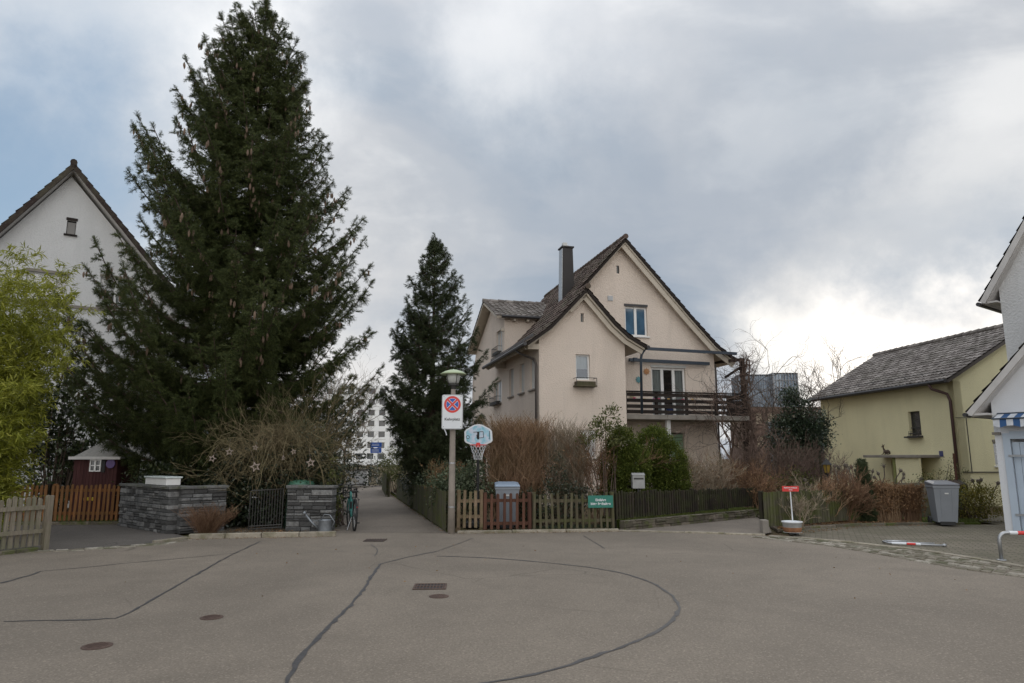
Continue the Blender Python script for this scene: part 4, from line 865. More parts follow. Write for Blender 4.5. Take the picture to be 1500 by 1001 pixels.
# upper storey block, a little behind
wall('wall', R_, hw, lambda u, z, d: (-.115+u, 1.71+d, z), [(0,-.1),(5.6,-.1),(5.6,5.95),(2.8,10.5),(0,5.95)])
wall('wall', R_, hw, lambda u, z, d: (-.115+d, 1.71+u, z), [(.28,-.1),(8,-.1),(8,5.9),(.28,5.9)])
UP = [(-.48,5.58),(2.69,10.7)]; UB = 1.43
tiles('roof', R_, 'tile_dark', UP, UB, 9.2, ID, seed=33, tw=.22); tiles('roof', R_, 'tile_dark', [(5.86,5.58),(2.69,10.7)], UB, 9.2, ID, seed=34)
slab('soffit', R_, 'soffit_white', UP, UB+.06, 9.1, ID, -.02, -.15); slab('barge_board', R_, 'soffit_white', UP, UB+.005, UB+.055, ID, -.0, -.13); slab('soffit', R_, 'soffit_white', [(5.86,5.58),(2.69,10.7)], UB+.06, 9.1, ID, -.02, -.15)
m = MB(); m.box(-.46,-.115,UB+.06,9.0,5.52,5.56); m.build('soffit', M['soffit_white'], R_); m = MB(); m.tube([(-.52,UB,5.52),(-.52,9.2,5.52)], .055, 8); m.build('gutter', M['gutter'], R_)
m = MB(); r0 = .30
for k in range(24): fbox(m, FR(0), r0+.004+.145*k, r0+.145*k+.141, -.05, 1.98, .06, .09)
gd = m.build('garage_door', bl, R_)
m = MB(); fbox(m, FR(0), .16, .30, -.08, 2.18, -.03, .10); fbox(m, FR(0), .30, 3.9, 2.05, 2.22, -.03, .10); m.build('door_frame', bl, gd)
m = MB()
for z in (.35, 1.65): fbox(m, FR(0), .24, .6, z, z+.05, -.045, -.03)
m.build('hinge', M['metal'], gd)
m = MB(); fbox(m, FR(0), -.03, .13, 2.15, 2.21, -.06, .0); m.build('ledge', M['concrete'], R_)
m = MB(); m.m = 0
aw = [plain('awning_white', (.55,.57,.6), .8), plain('awning_blue', (.03,.09,.22), .8)]
for k in range(26):
    x = .12 + .13*k; m.m = k % 2
    m.add([(x,-.02,2.62),(x+.13,-.02,2.62),(x+.13,-.35,2.50),(x,-.35,2.50),(x,-.36,2.34 - .04*(k%3==1)),(x+.13,-.36,2.34 - .04*(k%3==0))], [(0,3,2,1),(3,4,5,2)])
m.m = 0; m.build('awning', aw, R_)
m = MB(); m.tube([(.1,-.36,2.50),(3.5,-.36,2.50)], .018, 6); m.tube([(.1,0,2.62),(3.5,0,2.62)], .03, 6); m.tube([(.1,0,2.60),(.1,-.36,2.50)], .012, 4); m.build('awning_rail', M['slateblue'], R_)

# ------------------------------------------------------------ far buildings
def block(name, label, loc, rz, w, d, h, floors, bays, wm_, gm_, sill=.9, wh=1.5, pier=.35, grid=False, cat='building', lit=None):
    root = thing(name, label, cat, loc, rz); m = MB(); fh = h/floors; inner = MB(); inner.box(.25,w-.25,.25,d-.25,0,h-.3); inner.build('glazing', gm_, root)
    for f in range(floors+1):
        z0 = f*fh - (0 if f == 0 else (fh-wh)*.5); z1 = f*fh + (fh-wh)*.5
        m.box(0,w,0,d,max(z0,0),min(z1,h))
    pass
    for k in range(bays+1):
        x = (w-pier)*k/bays
        for f in range(floors): m.box(x,x+pier,.04,.3,f*fh+(fh-wh)*.5,(f+1)*fh-(fh-wh)*.5)
    nb = max(2, round(bays*d/w))
    for k in range(nb+1):
        y = (d-pier)*k/nb
        for f in range(floors):
            for x in (.04, w-.3): m.box(x,x+.26,y,y+pier,f*fh+(fh-wh)*.5,(f+1)*fh-(fh-wh)*.5)
    m.build('facade', wm_, root); return root
block('apartment_tower', 'white high-rise apartment block at the end of the path', (-39, 140, -1.5), -.06, 14.2, 12, 17.5, 8, 6, plain('white_facade', (.80,.80,.79), .8, var=.05), M['dark_glass'], wh=1.15, pier=.9)
def curtain():
    t = NT('blue_glazing'); v = t.node('ShaderNodeTexWhiteNoise', {'Vector': t.node('ShaderNodeVectorMath', {0: t.mapping((.45,.45,.28))}, operation='FLOOR').outputs[0]}).outputs[0]
    t.col(t.ramp(v, [(0, (.09,.14,.20)), (.6, (.17,.24,.32)), (1, (.34,.41,.48))])).rough(.15, .8); return t.m
M['curtain_wall'] = curtain()
block('glass_tower', 'blue-grey glass office tower far behind the bare trees', (57.6, 150, -1), -.0, 5.6, 9, 21, 13, 8, plain('tower_frame', (.24,.245,.26), .5), M['curtain_wall'], wh=1.45, pier=.16)
block('office_tower', 'darker blue wing of the glass tower, turned to the left', (50.6, 152, -1), -.12, 7.2, 8, 20.8, 13, 14, plain('tower_frame_blue', (.20,.23,.27), .5), M['curtain_wall'], wh=1.5, pier=.18)
block('office_building', 'brown office building with windows coloured as if lit below the glass tower', (33, 95, -1), 0, 11, 9, 9.5, 3, 6, plain('brown_facade', (.12,.075,.055), .8), plain('painted_lit_glazing', (.42,.34,.24), .5), wh=1.5, pier=.8)  # glow of lit windows put into the glazing colour
block('grey_building', 'low grey building seen between the ivy tree and the yellow house', (27.2, 64, -1), 0, 7, 9, 6.3, 2, 4, plain('grey_facade', (.14,.16,.18), .7), M['dark_glass'], wh=1.2, pier=.5)
block('apartment_building', 'beige block behind the second conifer beside the white tower', (-26.2, 170, -1.5), 0, 10, 10, 13, 5, 5, plain('beige_facade', (.5,.42,.33), .8), M['dark_glass'], wh=1.2, pier=.9)
# ------------------------------------------------------------ lettering
def lettering(txt, size, mat, parent, loc, rot=(PI/2,0,0), bold=.0, sx=1.):
    cu = bpy.data.curves.new('lettering', 'FONT'); cu.body = txt; cu.size = size; cu.align_x = 'CENTER'; cu.align_y = 'CENTER'; cu.offset = bold; cu.extrude = .0012
    t = bpy.data.objects.new('tmp', cu); C.objects.link(t); bpy.context.view_layer.update()
    me = bpy.data.meshes.new_from_object(t.evaluated_get(bpy.context.evaluated_depsgraph_get())); bpy.data.objects.remove(t)
    me.materials.clear(); me.materials.append(mat); o = bpy.data.objects.new('lettering', me); C.objects.link(o); o.parent = parent; o.location = loc; o.rotation_euler = rot; o.scale = (sx, 1, 1); return o
M['sign_white'] = plain('sign_white', (.66,.68,.70), .35, var=.03); M['sign_red'] = plain('sign_red', (.60,.035,.03), .35, var=.05); M['sign_blue'] = plain('sign_blue', (.02,.09,.40), .35, var=.05); M['ink'] = plain('sign_black', (.03,.03,.035), .5)
# ------------------------------------------------------------ fences
def picket_fence(name, label, a, b, h, mat, pw=.06, gap=.10, pt=.022, rails=(.25,.75), round_=True, z0=.05, side=1, h2=None, z2=None, posts=1.6, seed=1, jit=.02, postmat=None, rmat=None, cat='fence', skip=None):
    a = Vector((a[0], a[1], 0)); b = Vector((b[0], b[1], 0)); L = (b-a).length; rz = math.atan2(b.y-a.y, b.x-a.x); root = thing(name, label, cat, tuple(a), rz)
    r = random.Random(seed); h2 = h if h2 is None else h2; z2 = z0 if z2 is None else z2; n = int(L/gap); m = MB()
    for i in range(n+1):
        x = L*i/n; t = x/L; H = (h + (h2-h)*t)*(1 + r.uniform(-jit, jit)); z = z0 + (z2-z0)*t; w = pw*r.uniform(.9, 1.1)/2; tl = r.uniform(-jit, jit)*.7
        if skip and skip[0] < x < skip[1]: continue
        s = side*(-1)
        y0, y1 = (0, pt*s) if s > 0 else (pt*s, 0)
        if round_: prof = [(-w,z),(w,z),(w,H-w*.9),(w*.6,H-w*.25),(0,H),(-w*.6,H-w*.25),(-w,H-w*.9)]
        else: prof = [(-w,z),(w,z),(w,H),(-w,H)]
        P = [(x + px + tl*(pz-z), pz) for px, pz in prof]
        m.prism(P, lambda u, v: (u, y0, v), lambda u, v: (u, y1, v))
    m.build('pickets', mat, root)
    for f in rails:
        q = MB(); s = .02*side; q.beam((0,s+.005*side,z0+(h-z0)*f), (L,s+.005*side,z2+(h2-z2)*f), .035, .07); q.build('rail', rmat or mat, root)
    np_ = max(1, round(L/posts))
    for i in range(np_+1):
        t = i/np_; q = MB(); x = L*t; q.box(x-.045,x+.045,.042*side-.045+.045*side,.042*side+.045+.045*side,0,(h+(h2-h)*t)*1.0+.02); q.build('post', postmat or rmat or mat, root, bevel=.006)
    return root
picket_fence('picket_fence', 'weathered grey round-topped picket fence at the left edge by the kerb', (-8.46,12.74), (-9.75,10.3), .94, M['picket_grey'], .065, .105, .035, (.3,.78), z0=.08, side=1, jit=.03, seed=2)
picket_fence('picket_fence', 'orange-brown picket gate between the grey fence and the slate wall', (-11.35,17.28), (-9.6,17.45), .97, M['picket_orange'], .06, .108, .022, (.2,.84), z0=.10, seed=3)
picket_fence('picket_fence', 'orange-brown picket fence running left behind the bamboo', (-13.8,17.05), (-11.5,17.25), .97, M['picket_orange'], .06, .108, .022, (.2,.84), z0=.10, seed=4, postmat=M['picket_dark'])
picket_fence('picket_fence', 'light brown slatted fence between the lamp post and the reddish gate', (-1.19,15.62), (-.68,15.66), .90, M['picket_front'], .062, .125, .022, (.3,.72), round_=False, z0=.10, seed=5)
picket_fence('garden_gate', 'reddish brown garden gate in front of the bin', (-.60,15.66), (.40,15.76), .84, M['gate_red'], .065, .135, .022, (.16,.80), z0=.06, seed=6, posts=2.2, cat='gate')
picket_fence('picket_fence', 'mossy slatted fence carrying the green sign', (.50,15.76), (2.30,15.98), .84, M['picket_moss'], .055, .135, .022, (.22,.78), round_=False, z0=.06, seed=7, jit=.05)
picket_fence('picket_fence', 'dark old picket fence on the low wall beside the driveway', (2.40,16.10), (7.0,19.85), .86, M['picket_dark'], .06, .092, .022, (.2,.8), z0=.24, h2=.79, z2=.30, seed=8, jit=.03)
picket_fence('board_fence', 'mossy board fence along the right side of the path', (-1.48,15.62), (-4.6,28.0), .88, M['board_moss'], .105, .115, .022, (.3,.8), round_=False, z0=.06, h2=.74, seed=9, side=-1, jit=.02)
picket_fence('board_fence', 'short mossy fence beyond the gap at the far end of the path', (-5.25,29.2), (-6.6,35.5), .92, M['board_moss'], .105, .115, .022, (.3,.8), round_=False, z0=.02, seed=10, side=-1)
picket_fence('board_fence', 'greenish picket fence behind the red sign right of the driveway', (5.72,15.86), (9.9,18.4), .86, M['board_moss'], .085, .098, .022, (.25,.8), round_=False, z0=.10, seed=12, side=1, postmat=M['picket_dark'])
# ------------------------------------------------------------ stone walls
def rubble(name, label, pts, h, th, seed, coping=True, mat='slate', cat='wall', z0=0, rows=.085, cap=.06, over=.03, coremat='slate_gap', long=(.16,.42)):
    root = thing(name, label, cat, (pts[0][0], pts[0][1], 0)); o = Vector((pts[0][0], pts[0][1], 0)); P = [Vector((x, y, 0)) - o for x, y in pts]; r = random.Random(seed); m = MB(); core = MB(); cp = MB()
    for si, (a, b) in enumerate(zip(P, P[1:])):
        d = b-a; L = d.length; d.normalize(); q = Vector((-d.y, d.x, 0))
        Mx = Matrix(((*d,), (*q,), (0,0,1))).transposed().to_4x4()
        def put(x0, x1, y0, y1, za, zb, tgt, bev=.012):
            c = a + d*((x0+x1)/2) + q*((y0+y1)/2) + Vector((0,0,(za+zb)/2)); hx, hy, hz = (x1-x0)/2, (y1-y0)/2, (zb-za)/2; vs = []
            for sy in (-1, 1):
                for k, (sx, sz) in enumerate(((-1,-1),(1,-1),(1,1),(-1,1))):
                    vs.append(c + d*(sx*hx) + q*(sy*(hy-bev)) + Vector((0,0,sz*hz)))
            for sy in (-1, 1):
                for sx, sz in ((-1,-1),(1,-1),(1,1),(-1,1)):
                    vs.append(c + d*(sx*(hx-bev) + r.uniform(-.006,.006)) + q*(sy*(hy+r.uniform(-.006,.010))) + Vector((0,0,sz*(hz-bev)+r.uniform(-.006,.006))))
            fs = [(8,9,10,11),(15,14,13,12)] + [(k,(k+1)%4,8+(k+1)%4,8+k) for k in range(4)] + [(4+k,12+k,12+(k+1)%4,4+(k+1)%4) for k in range(4)] + [(k,4+k,4+(k+1)%4,(k+1)%4) for k in range(4)]
            tgt.add(vs, fs)
        z = z0
        while z < h-.03:
            rh = min(r.uniform(rows*.6, rows*1.5), h-z); x = -r.uniform(0,.02)
            while x < L:
                w = r.uniform(*long); x1 = min(L, x+w)
                if L-x1 < .09: x1 = L
                if rh > rows*1.1 and r.random() < .4: zz = [(z, z+rh*.5), (z+rh*.5, z+rh)]
                else: zz = [(z, z+rh)]
                for za, zb in zz: pr = r.uniform(-.02, .02); put(max(x,0)+.004, x1-.004, -th/2-pr, th/2+pr, za+.004, zb-.004, m)
                x = x1
            z += rh
        c0 = a + d*.03; c1 = b - d*.03; core.beam(c0+Vector((0,0,h/2)), c1+Vector((0,0,h/2)), th-.05, h-.02)
        if coping:
            x = -over
            while x < L+over:
                w = r.uniform(.35,.6); x1 = min(L+over, x+w)
                if L+over-x1 < .15: x1 = L+over
                put(x+.003, x1-.003, -th/2-over, th/2+over, h+.002, h+cap+r.uniform(-.006,.006), cp, .008); x = x1
    m.build('stonework', M[mat], root); core.build('core', M[coremat], root)
    if coping: cp.build('coping', M['coping'], root)
    return root
rubble('stone_wall', 'grey slate rubble wall beside the orange gate, with a white box on top', [(-9.45,17.25),(-7.35,15.42),(-6.62,16.05)], .95, .42, 3)
rubble('stone_pillar', 'grey slate rubble pillar wall between the metal gate and the path', [(-5.08,15.98),(-4.06,15.98)], .95, .40, 5)
rubble('low_wall', 'low mossy stone wall below the dark fence', [(2.5,16.0),(7.05,19.72)], .22, .16, 8, False, 'old_wall', z0=-.02, rows=.10, coremat='old_wall')
# ------------------------------------------------------------ lamp post with sign
P_ = thing('street_lamp', 'concrete street lamp with a pale green hat above the round no-stopping sign', 'lamp', (-1.33,15.42,0))
m = MB(); m.tube([(0,0,-.1),(0,0,1.0),(0,0,2.25),(0,0,3.16)], [.080,.074,.064,.052], 14); m.build('pole', M['concrete_pole'], P_, True)
m = MB(); m.tube([(0,0,3.16),(0,0,3.24)], [.056,.07], 12); m.tube([(0,0,3.24),(0,0,3.28)], .12, 14)
for k in range(4): a = k*PI/2+.6; m.tube([(.12*math.cos(a),.12*math.sin(a),3.27),(.175*math.cos(a),.175*math.sin(a),3.50)], .008, 5)
m.build('lamp_holder', M['darkmetal'], P_)
m = MB(); m.lathe([(.08,3.28),(.125,3.31),(.15,3.40),(.155,3.50),(.14,3.52)], n=20); m.build('lamp_glass', plain('milky_glass', (.46,.47,.45), .3), P_, True)
m = MB(); m.lathe([(.29,3.495),(.295,3.51),(.20,3.565),(.09,3.60),(.02,3.61),(.0,3.625)], n=28); m.lathe([(.285,3.498),(.14,3.53)], n=28); m.build('lamp_shade', plain('pale_green_enamel', (.40,.47,.30), .4, var=.08), P_, True)
for z in (.55, 1.5): m = MB(); m.tube([(0,0,z),(0,0,z+.03)], .081-.005*z, 14); m.build('band', M['metal'], P_)
# no-stopping sign: a child-free thing of its own bolted to the pole
Z_ = thing('traffic_sign', 'white panel with round blue and red no-stopping sign on the lamp post', 'sign', (-1.33,15.27,2.64))
def rrect(w, h, r_, n=5):
    p = []
    for cx_, cy_, a0 in ((w-r_,h-r_,0),(-w+r_,h-r_,90),(-w+r_,-h+r_,180),(w-r_,-h+r_,270)):
        for k in range(n+1): a = math.radians(a0+90*k/n); p.append((cx_+r_*math.cos(a), cy_+r_*math.sin(a)))
    return p
m = MB(); m.prism(rrect(.235,.385,.045), lambda x, z: (x,.0,z), lambda x, z: (x,.03,z)); m.build('frame', M['metal'], Z_)
m = MB(); m.prism(rrect(.215,.365,.03), lambda x, z: (x,-.006,z), lambda x, z: (x,.002,z)); m.build('panel', M['sign_white'], Z_)
def disc(r0, cz_, y, n=40, r1=None, a0=0, a1=2*PI):
    mm = MB()
    if r1 is None: mm.add([(r0*math.cos(2*PI*k/n), y, cz_+r0*math.sin(2*PI*k/n)) for k in range(n)], [tuple(range(n))])
    return mm
disc(.187, .165, -.0085).build('red_disc', M['sign_red'], Z_); 
disc(.137, .165, -.0095).build('white_disc', M['sign_white'], Z_); disc(.132, .165, -.0105).build('blue_disc', M['sign_blue'], Z_)
for nm, w, y, mt in (('white_cross', .030, -.0115, 'sign_white'), ('red_cross', .021, -.0125, 'sign_red')):
    m = MB()
    for s_ in (-1, 1):
        L = .137; d = Vector((math.cos(PI/4), 0, s_*math.sin(PI/4))); q = Vector((-d.z, 0, d.x)); yy = y - (.0004 if s_ > 0 else 0); c = Vector((0,yy,.165)); m.add([c-d*L-q*w, c+d*L-q*w, c+d*L+q*w, c-d*L+q*w], [(0,1,2,3)])
    m.build(nm, M[mt], Z_)
lettering('Kehrplatz', .088, M['ink'], Z_, (0,-.009,-.165), bold=.001)
m = MB(); 
for x in (-.19,.19):
    for z in (-.33,.34): m.tube([(x,-.006,z),(x,-.012,z)], .008, 6)
m.build('bolt', M['darkmetal'], Z_)
m = MB(); m.box(-.06,.06,.03,.09,.2,.24); m.box(-.06,.06,.03,.09,-.24,-.2); m.build('bracket', M['metal'], Z_)
m = MB(); m.tube([(0,0,0),(.03,0,-.06),(.05,.0,-.13)], .012, 5); o = m.build('cord', M['sign_white']); o.location = (-1.50,15.27,2.25); tag(o, 'short white cord end hanging below the no-stopping sign', 'cord')
# green sign on the fence
GS = thing('fence_sign', 'dark green sign with white lettering on the mossy fence', 'sign', (2.01,15.88,.65), .12)
m = MB(); m.prism(rrect(.29,.135,.015), lambda x, z: (x,-.008,z), lambda x, z: (x,.006,z)); m.build('panel', plain('sign_green', (.018,.16,.12), .4, var=.06), GS)
lettering('Einfahrt', .078, M['sign_white'], GS, (0,-.011,.035), bold=.002); lettering('bitte freihalten', .078, M['sign_white'], GS, (0,-.011,-.048), bold=.002)
# red sign in a planter
rp = thing('planter', 'round planter of weathered grey and rusty bands under the red sign', 'planter', (5.97,15.0,.02))
m = MB(); m.lathe([(.17,.055),(.185,.09),(.18,.10)], n=22); m.lathe([(.19,.10),(.195,.15),(.19,.155)], n=22); m.build('rusty_band', plain('rusty_orange', (.24,.11,.05), .8, var=.4, scale=6), rp)
m = MB(); m.lathe([(.165,.09),(.18,.11)], n=22); m.lathe([(.185,.155),(.20,.25),(.20,.255)], n=22); m.lathe([(.195,.05),(.17,.06)], n=22); m.build('tub', plain('weathered_grey_tub', (.27,.27,.26), .8, var=.3, scale=5), rp)
m = MB(); m.lathe([(.20,.25),(.215,.255),(.215,.275),(.185,.28),(.18,.262)], n=22); m.build('rim', M['sign_white'], rp)
m = MB(); m.box(-.09,-.03,-.08,.02,0,.06); m.box(.04,.10,-.08,.02,0,.06); m.box(0,.05,.05,.12,0,.06); m.build('feet', M['darkmetal'], rp)
rs = thing('parking_sign', 'small red sign with white lettering on a thin white pole', 'sign', (5.99,15.0,.26))
m = MB(); m.tube([(0,0,-.05),(-.012,0,.68)], .013, 8); m.build('pole', M['sign_white'], rs)
m = MB(); m.prism(rrect(.178,.056,.008), lambda x, z: (x-.012,-.025,z+.715), lambda x, z: (x-.012,-.013,z+.715)); m.build('panel', M['sign_red'], rs)
lettering('Parkieren verboten', .036, M['sign_white'], rs, (-.012,-.028,.735), bold=.0015); lettering('Privat', .032, M['sign_white'], rs, (-.012,-.028,.693), bold=.001)
# blue street signs far down the path
bs = thing('direction_sign', 'two stacked blue direction signs on a pole at the end of the path', 'sign', (-8.85,45,0))
m = MB(); m.tube([(-.3,0,0),(-.3,0,2.7)], .03, 6); m.tube([(.12,0,0),(.12,0,2.7)], .03, 6); m.build('pole', M['metal'], bs)
for z in (2.42, 2.06): m = MB(); m.prism(rrect(.36,.155,.03), lambda x, zz: (x,-.05,zz+z), lambda x, zz: (x,-.03,zz+z)); m.build('panel', M['sign_blue'], bs)
for z in (2.46, 2.38, 2.10, 2.02): m = MB(); m.box(-.27,.2,-.056,-.051,z-.014,z+.014); m.build('lettering_line', M['sign_white'], bs)
# ------------------------------------------------------------ basketball hoop
Bk = thing('basketball_hoop', 'low portable basketball hoop with light blue backboard behind the slatted fence', 'hoop', (-.82,16.7,0), .05)
bp = [(-.33,-.13),(-.30,-.17),(-.08,-.26),(.10,-.26),(.32,-.16),(.35,-.12),(.335,.10),(.29,.16),(.10,.26),(.02,.275),(-.10,.26),(-.29,.15),(-.335,.09)]
m = MB(); m.prism(bp, lambda x, z: (x,0,z+2.16), lambda x, z: (x,.03,z+2.16)); m.build('backboard_rim', M['sign_white'], Bk)
def board():
    t = NT('backboard_print'); n = t.noise(5, 4, .6, vec=t.mapping((1.2,1,1))); t.col(t.ramp(n, [(.35, (.20,.45,.55)), (.47, (.32,.55,.66)), (.55, (.50,.58,.68)), (.66, (.60,.62,.70))])).rough(.4); return t.m
m = MB(); ip = [(x*.87, z*.87+.0) for x, z in bp]; m.prism(ip, lambda x, z: (x,-.006,z+2.165), lambda x, z: (x,.01,z+2.165)); m.build('backboard', board(), Bk)
m = MB(); 
for a, b in (((-.12,.06),(.12,.075)),((.12,.075),(.13,-.07)),((.13,-.07),(-.02,-.08)),((-.03,-.09),(-.035,.0))): m.beam((a[0],-.009,a[1]+2.18),(b[0],-.009,b[1]+2.18),.004,.014)
m.beam((.27,-.009,2.07),(.275,-.009,2.27),.004,.014); m.tube([(-.25,-.006,2.12),(-.25,-.012,2.12)], .045, 12); m.build('marking', M['ink'], Bk)
m = MB(); m.tube([(-.25,-.011,2.12),(-.25,-.014,2.12)], .032, 12); m.build('ball_marking', board(), Bk)
R0 = .19; m = MB(); m.tube([(R0*math.cos(k*2*PI/24), -.24+R0*math.sin(k*2*PI/24), 1.93) for k in range(25)], .012, 6, False); m.box(-.05,.05,-.06,0,1.88,1.97); m.box(-.04,.04,-.012,-.006,1.9,1.99)
m.build('ring', M['sign_red'], Bk)
m = MB(); nn = 12; lev = [(.19,0),(.165,.07),(.14,.14),(.115,.21),(.10,.28),(.095,.34)]
for k in range(nn):
    for s_ in (-1, 1):
        m.tube([(r_*math.cos((k+s_*.5*j)*2*PI/nn), -.24+r_*math.sin((k+s_*.5*j)*2*PI/nn), 1.92-z) for j, (r_, z) in enumerate(lev)], .0045, 3, False)
m.build('net', M['sign_white'], Bk)
m = MB(); m.tube([(0,.12,.1),(0,.12,1.0),(0,.06,1.98)], .032, 8); m.beam((0,.06,1.95),(0,.02,2.25),.05,.1); m.build('pole', M['black'], Bk)
m = MB(); m.box(-.3,.3,-.1,.5,0,.14); m.build('base', M['black'], Bk, bevel=.03)
# ------------------------------------------------------------ bins
def bin_(label, loc, rz, col, sc=1., lid=None, name='wheelie_bin', group=None):
    root = thing(name, label, 'bin', loc, rz, group); c = plain('bin_plastic', col, .5, var=.06, scale=4); m = MB()
    def loop(hx, y0, y1, z): return [(-hx,y0,z),(hx,y0,z),(hx,y1,z),(-hx,y1,z)]
    L = [loop(.21,-.22,.22,.09), loop(.215,-.23,.24,.16), loop(.27,-.34,.28,.90), loop(.285,-.355,.29,.905), loop(.285,-.355,.29,.96)]
    vs = sum(L, []); fs = [(3,2,1,0),(16,17,18,19)]
    for i in range(4): fs += [(4*i+k, 4*i+(k+1)%4, 4*i+4+(k+1)%4, 4*i+4+k) for k in range(4)]
    m.add(vs, fs)
    for x in (-.12, .12): m.add([(x-.012,-.24,.2),(x+.012,-.24,.2),(x+.014,-.345,.86),(x-.014,-.345,.86),(x-.012,-.225,.2),(x+.012,-.225,.2),(x+.014,-.33,.86),(x-.014,-.33,.86)], [(0,1,2,3),(1,5,6,2),(4,0,3,7)])
    m.build('body', c, root, bevel=.018)
    m = MB(); m.add([(-.29,-.38,.965),(.29,-.38,.965),(.29,.30,.965),(-.29,.30,.965),(-.285,-.37,1.0),(.285,-.37,1.0),(.285,.30,1.045),(-.285,.30,1.045),(-.2,-.22,1.035),(.2,-.22,1.035),(.2,.22,1.07),(-.2,.22,1.07)], [(3,2,1,0),(0,1,5,4),(1,2,6,5),(2,3,7,6),(3,0,4,7),(4,5,9,8),(5,6,10,9),(6,7,11,10),(7,4,8,11),(8,9,10,11)])
    m.build('lid', plain('bin_lid', lid or col, .45, var=.06), root, bevel=.012)
    m = MB(); m.tube([(-.24,.36,1.0),(.24,.36,1.0)], .016, 8); 
    for x in (-.24,-.08,.08,.24): m.tube([(x,.36,1.0),(x,.28,.98)], .013, 6)
    m.build('handle', M['black'], root)
    for x in (-.26,.26):
        w = MB(); w.tube([(x-.025,.25,.10),(x+.025,.25,.10)], .10, 18); w.tube([(x-.03,.25,.10),(x+.03,.25,.10)], .035, 10); w.build('wheel', M['black'], root)
    m = MB(); m.box(-.16,.16,-.235,.2,.03,.11); m.build('foot', M['black'], root); m = MB(); m.box(-.04,.04,-.343,-.334,.76,.79); m.build('label_plate', M['offwhite'], root)
    return root
bin_('grey wheelie bin standing on the forecourt by the yellow hedge', (10.50,17.05,.01), -.28, (.20,.215,.235), lid=(.13,.135,.15))
bin_('light blue-grey wheelie bin behind the reddish garden gate', (-.12,16.45,.0), .05, (.23,.25,.28), lid=(.24,.30,.38))
gb = thing('compost_bin', 'dark green compost bin, only its lid showing behind the slate pillar', 'bin', (-5.0,16.55,0))
m = MB(); m.lathe([(.36,0),(.33,.5),(.29,.98)], n=16); m.build('body', plain('green_plastic', (.03,.08,.05), .5), gb, True); m = MB(); m.lathe([(.31,.97),(.31,1.02),(.26,1.08),(.1,1.11),(0,1.115)], n=20); m.build('lid', plain('green_lid', (.05,.14,.09), .45), gb, True)
sb = thing('storage_box', 'long white box resting on top of the slate wall', 'box', (-8.05,16.05,1.02), -.72)
m = MB(); m.box(-.58,.58,-.16,.16,0,.15); m.build('body', M['white'], sb, bevel=.01); m = MB(); m.box(-.61,.61,-.19,.19,.152,.19); m.build('lid', plain('pale_lid', (.55,.60,.58), .5), sb, bevel=.01)
# ------------------------------------------------------------ metal gate, watering can, cabinet, mailbox, lantern
mg = thing('metal_gate', 'narrow grey metal bar gate standing open beside the slate pillar', 'gate', (-5.22,15.95,0), PI+.35)
m = MB(); m.tube([(0,0,.04),(0,0,.93),(.68,0,.90),(.70,0,.86),(.70,0,.06),(0,0,.08)], .018, 6); m.tube([(0,0,.14),(.70,0,.12)], .014, 6); m.build('gate_frame', M['darkmetal'], mg)
m = MB()
for k in range(1,12): m.tube([(.058*k,0,.1),(.058*k,0,.91)], .0095, 5)
m.build('bars', M['darkmetal'], mg); m = MB(); m.tube([(.66,-.02,.75),(.66,-.08,.75),(.56,-.08,.74)], .01, 5); m.build('handle', M['metal'], mg)
wc = thing('watering_can', 'old zinc watering can with raised spout against the slate pillar', 'watering can', (-4.12,15.5,.0), PI+.15)
zn = plain('zinc', (.22,.235,.25), .5, .6, .25, 12)
m = MB(); m.lathe([(.0,.0),(.15,.0),(.15,.01),(.135,.27),(.14,.285),(.125,.285),(.12,.05)], n=20); m.build('body', zn, wc, True)
m = MB(); m.tube([(.12,0,.08),(.28,0,.22),(.44,0,.42)], [.035,.024,.018], 8); m.tube([(.42,0,.40),(.47,0,.45)], [.02,.045], 10); m.tube([(.1,0,.26),(.30,0,.26)], .008, 5); m.build('spout', zn, wc, True)
m = MB(); m.tube([(.09,0,.28),(.02,0,.40),(-.10,0,.38),(-.20,0,.24),(-.135,0,.08)], .011, 6); m.build('handle', zn, wc, True)
ec = thing('electrical_cabinet', 'low grey two-door cabinet at the end of the path', 'cabinet', (-8.5,37.9,0))
m = MB(); m.box(-.62,.62,0,.4,.0,.10); m.build('plinth', M['concrete'], ec); m = MB(); m.box(-.60,.60,.02,.38,.10,.93); m.build('body', M['offwhite'], ec, bevel=.01)
for a, b in ((-.57,-.01),(.01,.57)): m = MB(); m.box(a,b,-.002,.02,.15,.90); d = m.build('door', plain('cabinet_paint', (.42,.42,.42), .5), ec, bevel=.005)
m = MB(); m.box(.03,.06,-.02,-.002,.48,.6); m.build('handle', M['darkmetal'], d); m = MB(); m.box(-.64,.64,-.04,.42,.93,.98); m.build('lid', M['darkmetal'], ec)
mb_ = thing('mailbox', 'light grey letter box on a post in front of the thuja bushes', 'mailbox', (3.13,17.2,0))
m = MB(); m.box(-.15,.15,0,.22,.88,1.20); m.add([(-.16,-.02,1.20),(.16,-.02,1.20),(.16,.24,1.20),(-.16,.24,1.20),(-.16,.11,1.26),(.16,.11,1.26)], [(0,1,5,4),(2,3,4,5),(1,2,5),(3,0,4),(3,2,1,0)]); m.build('body', plain('mailbox_grey', (.30,.30,.29), .5), mb_, bevel=.005)
m = MB(); m.box(-.12,.12,-.006,-.001,1.10,1.14); m.build('flap', M['darkmetal'], mb_); m = MB(); m.tube([(0,.1,0),(0,.1,.88)], .03, 8); m.build('post', M['darkmetal'], mb_)
ln = thing('garden_lantern', 'black garden lantern on a thin post left of the yellow house', 'lantern', (8.62,19.0,0))
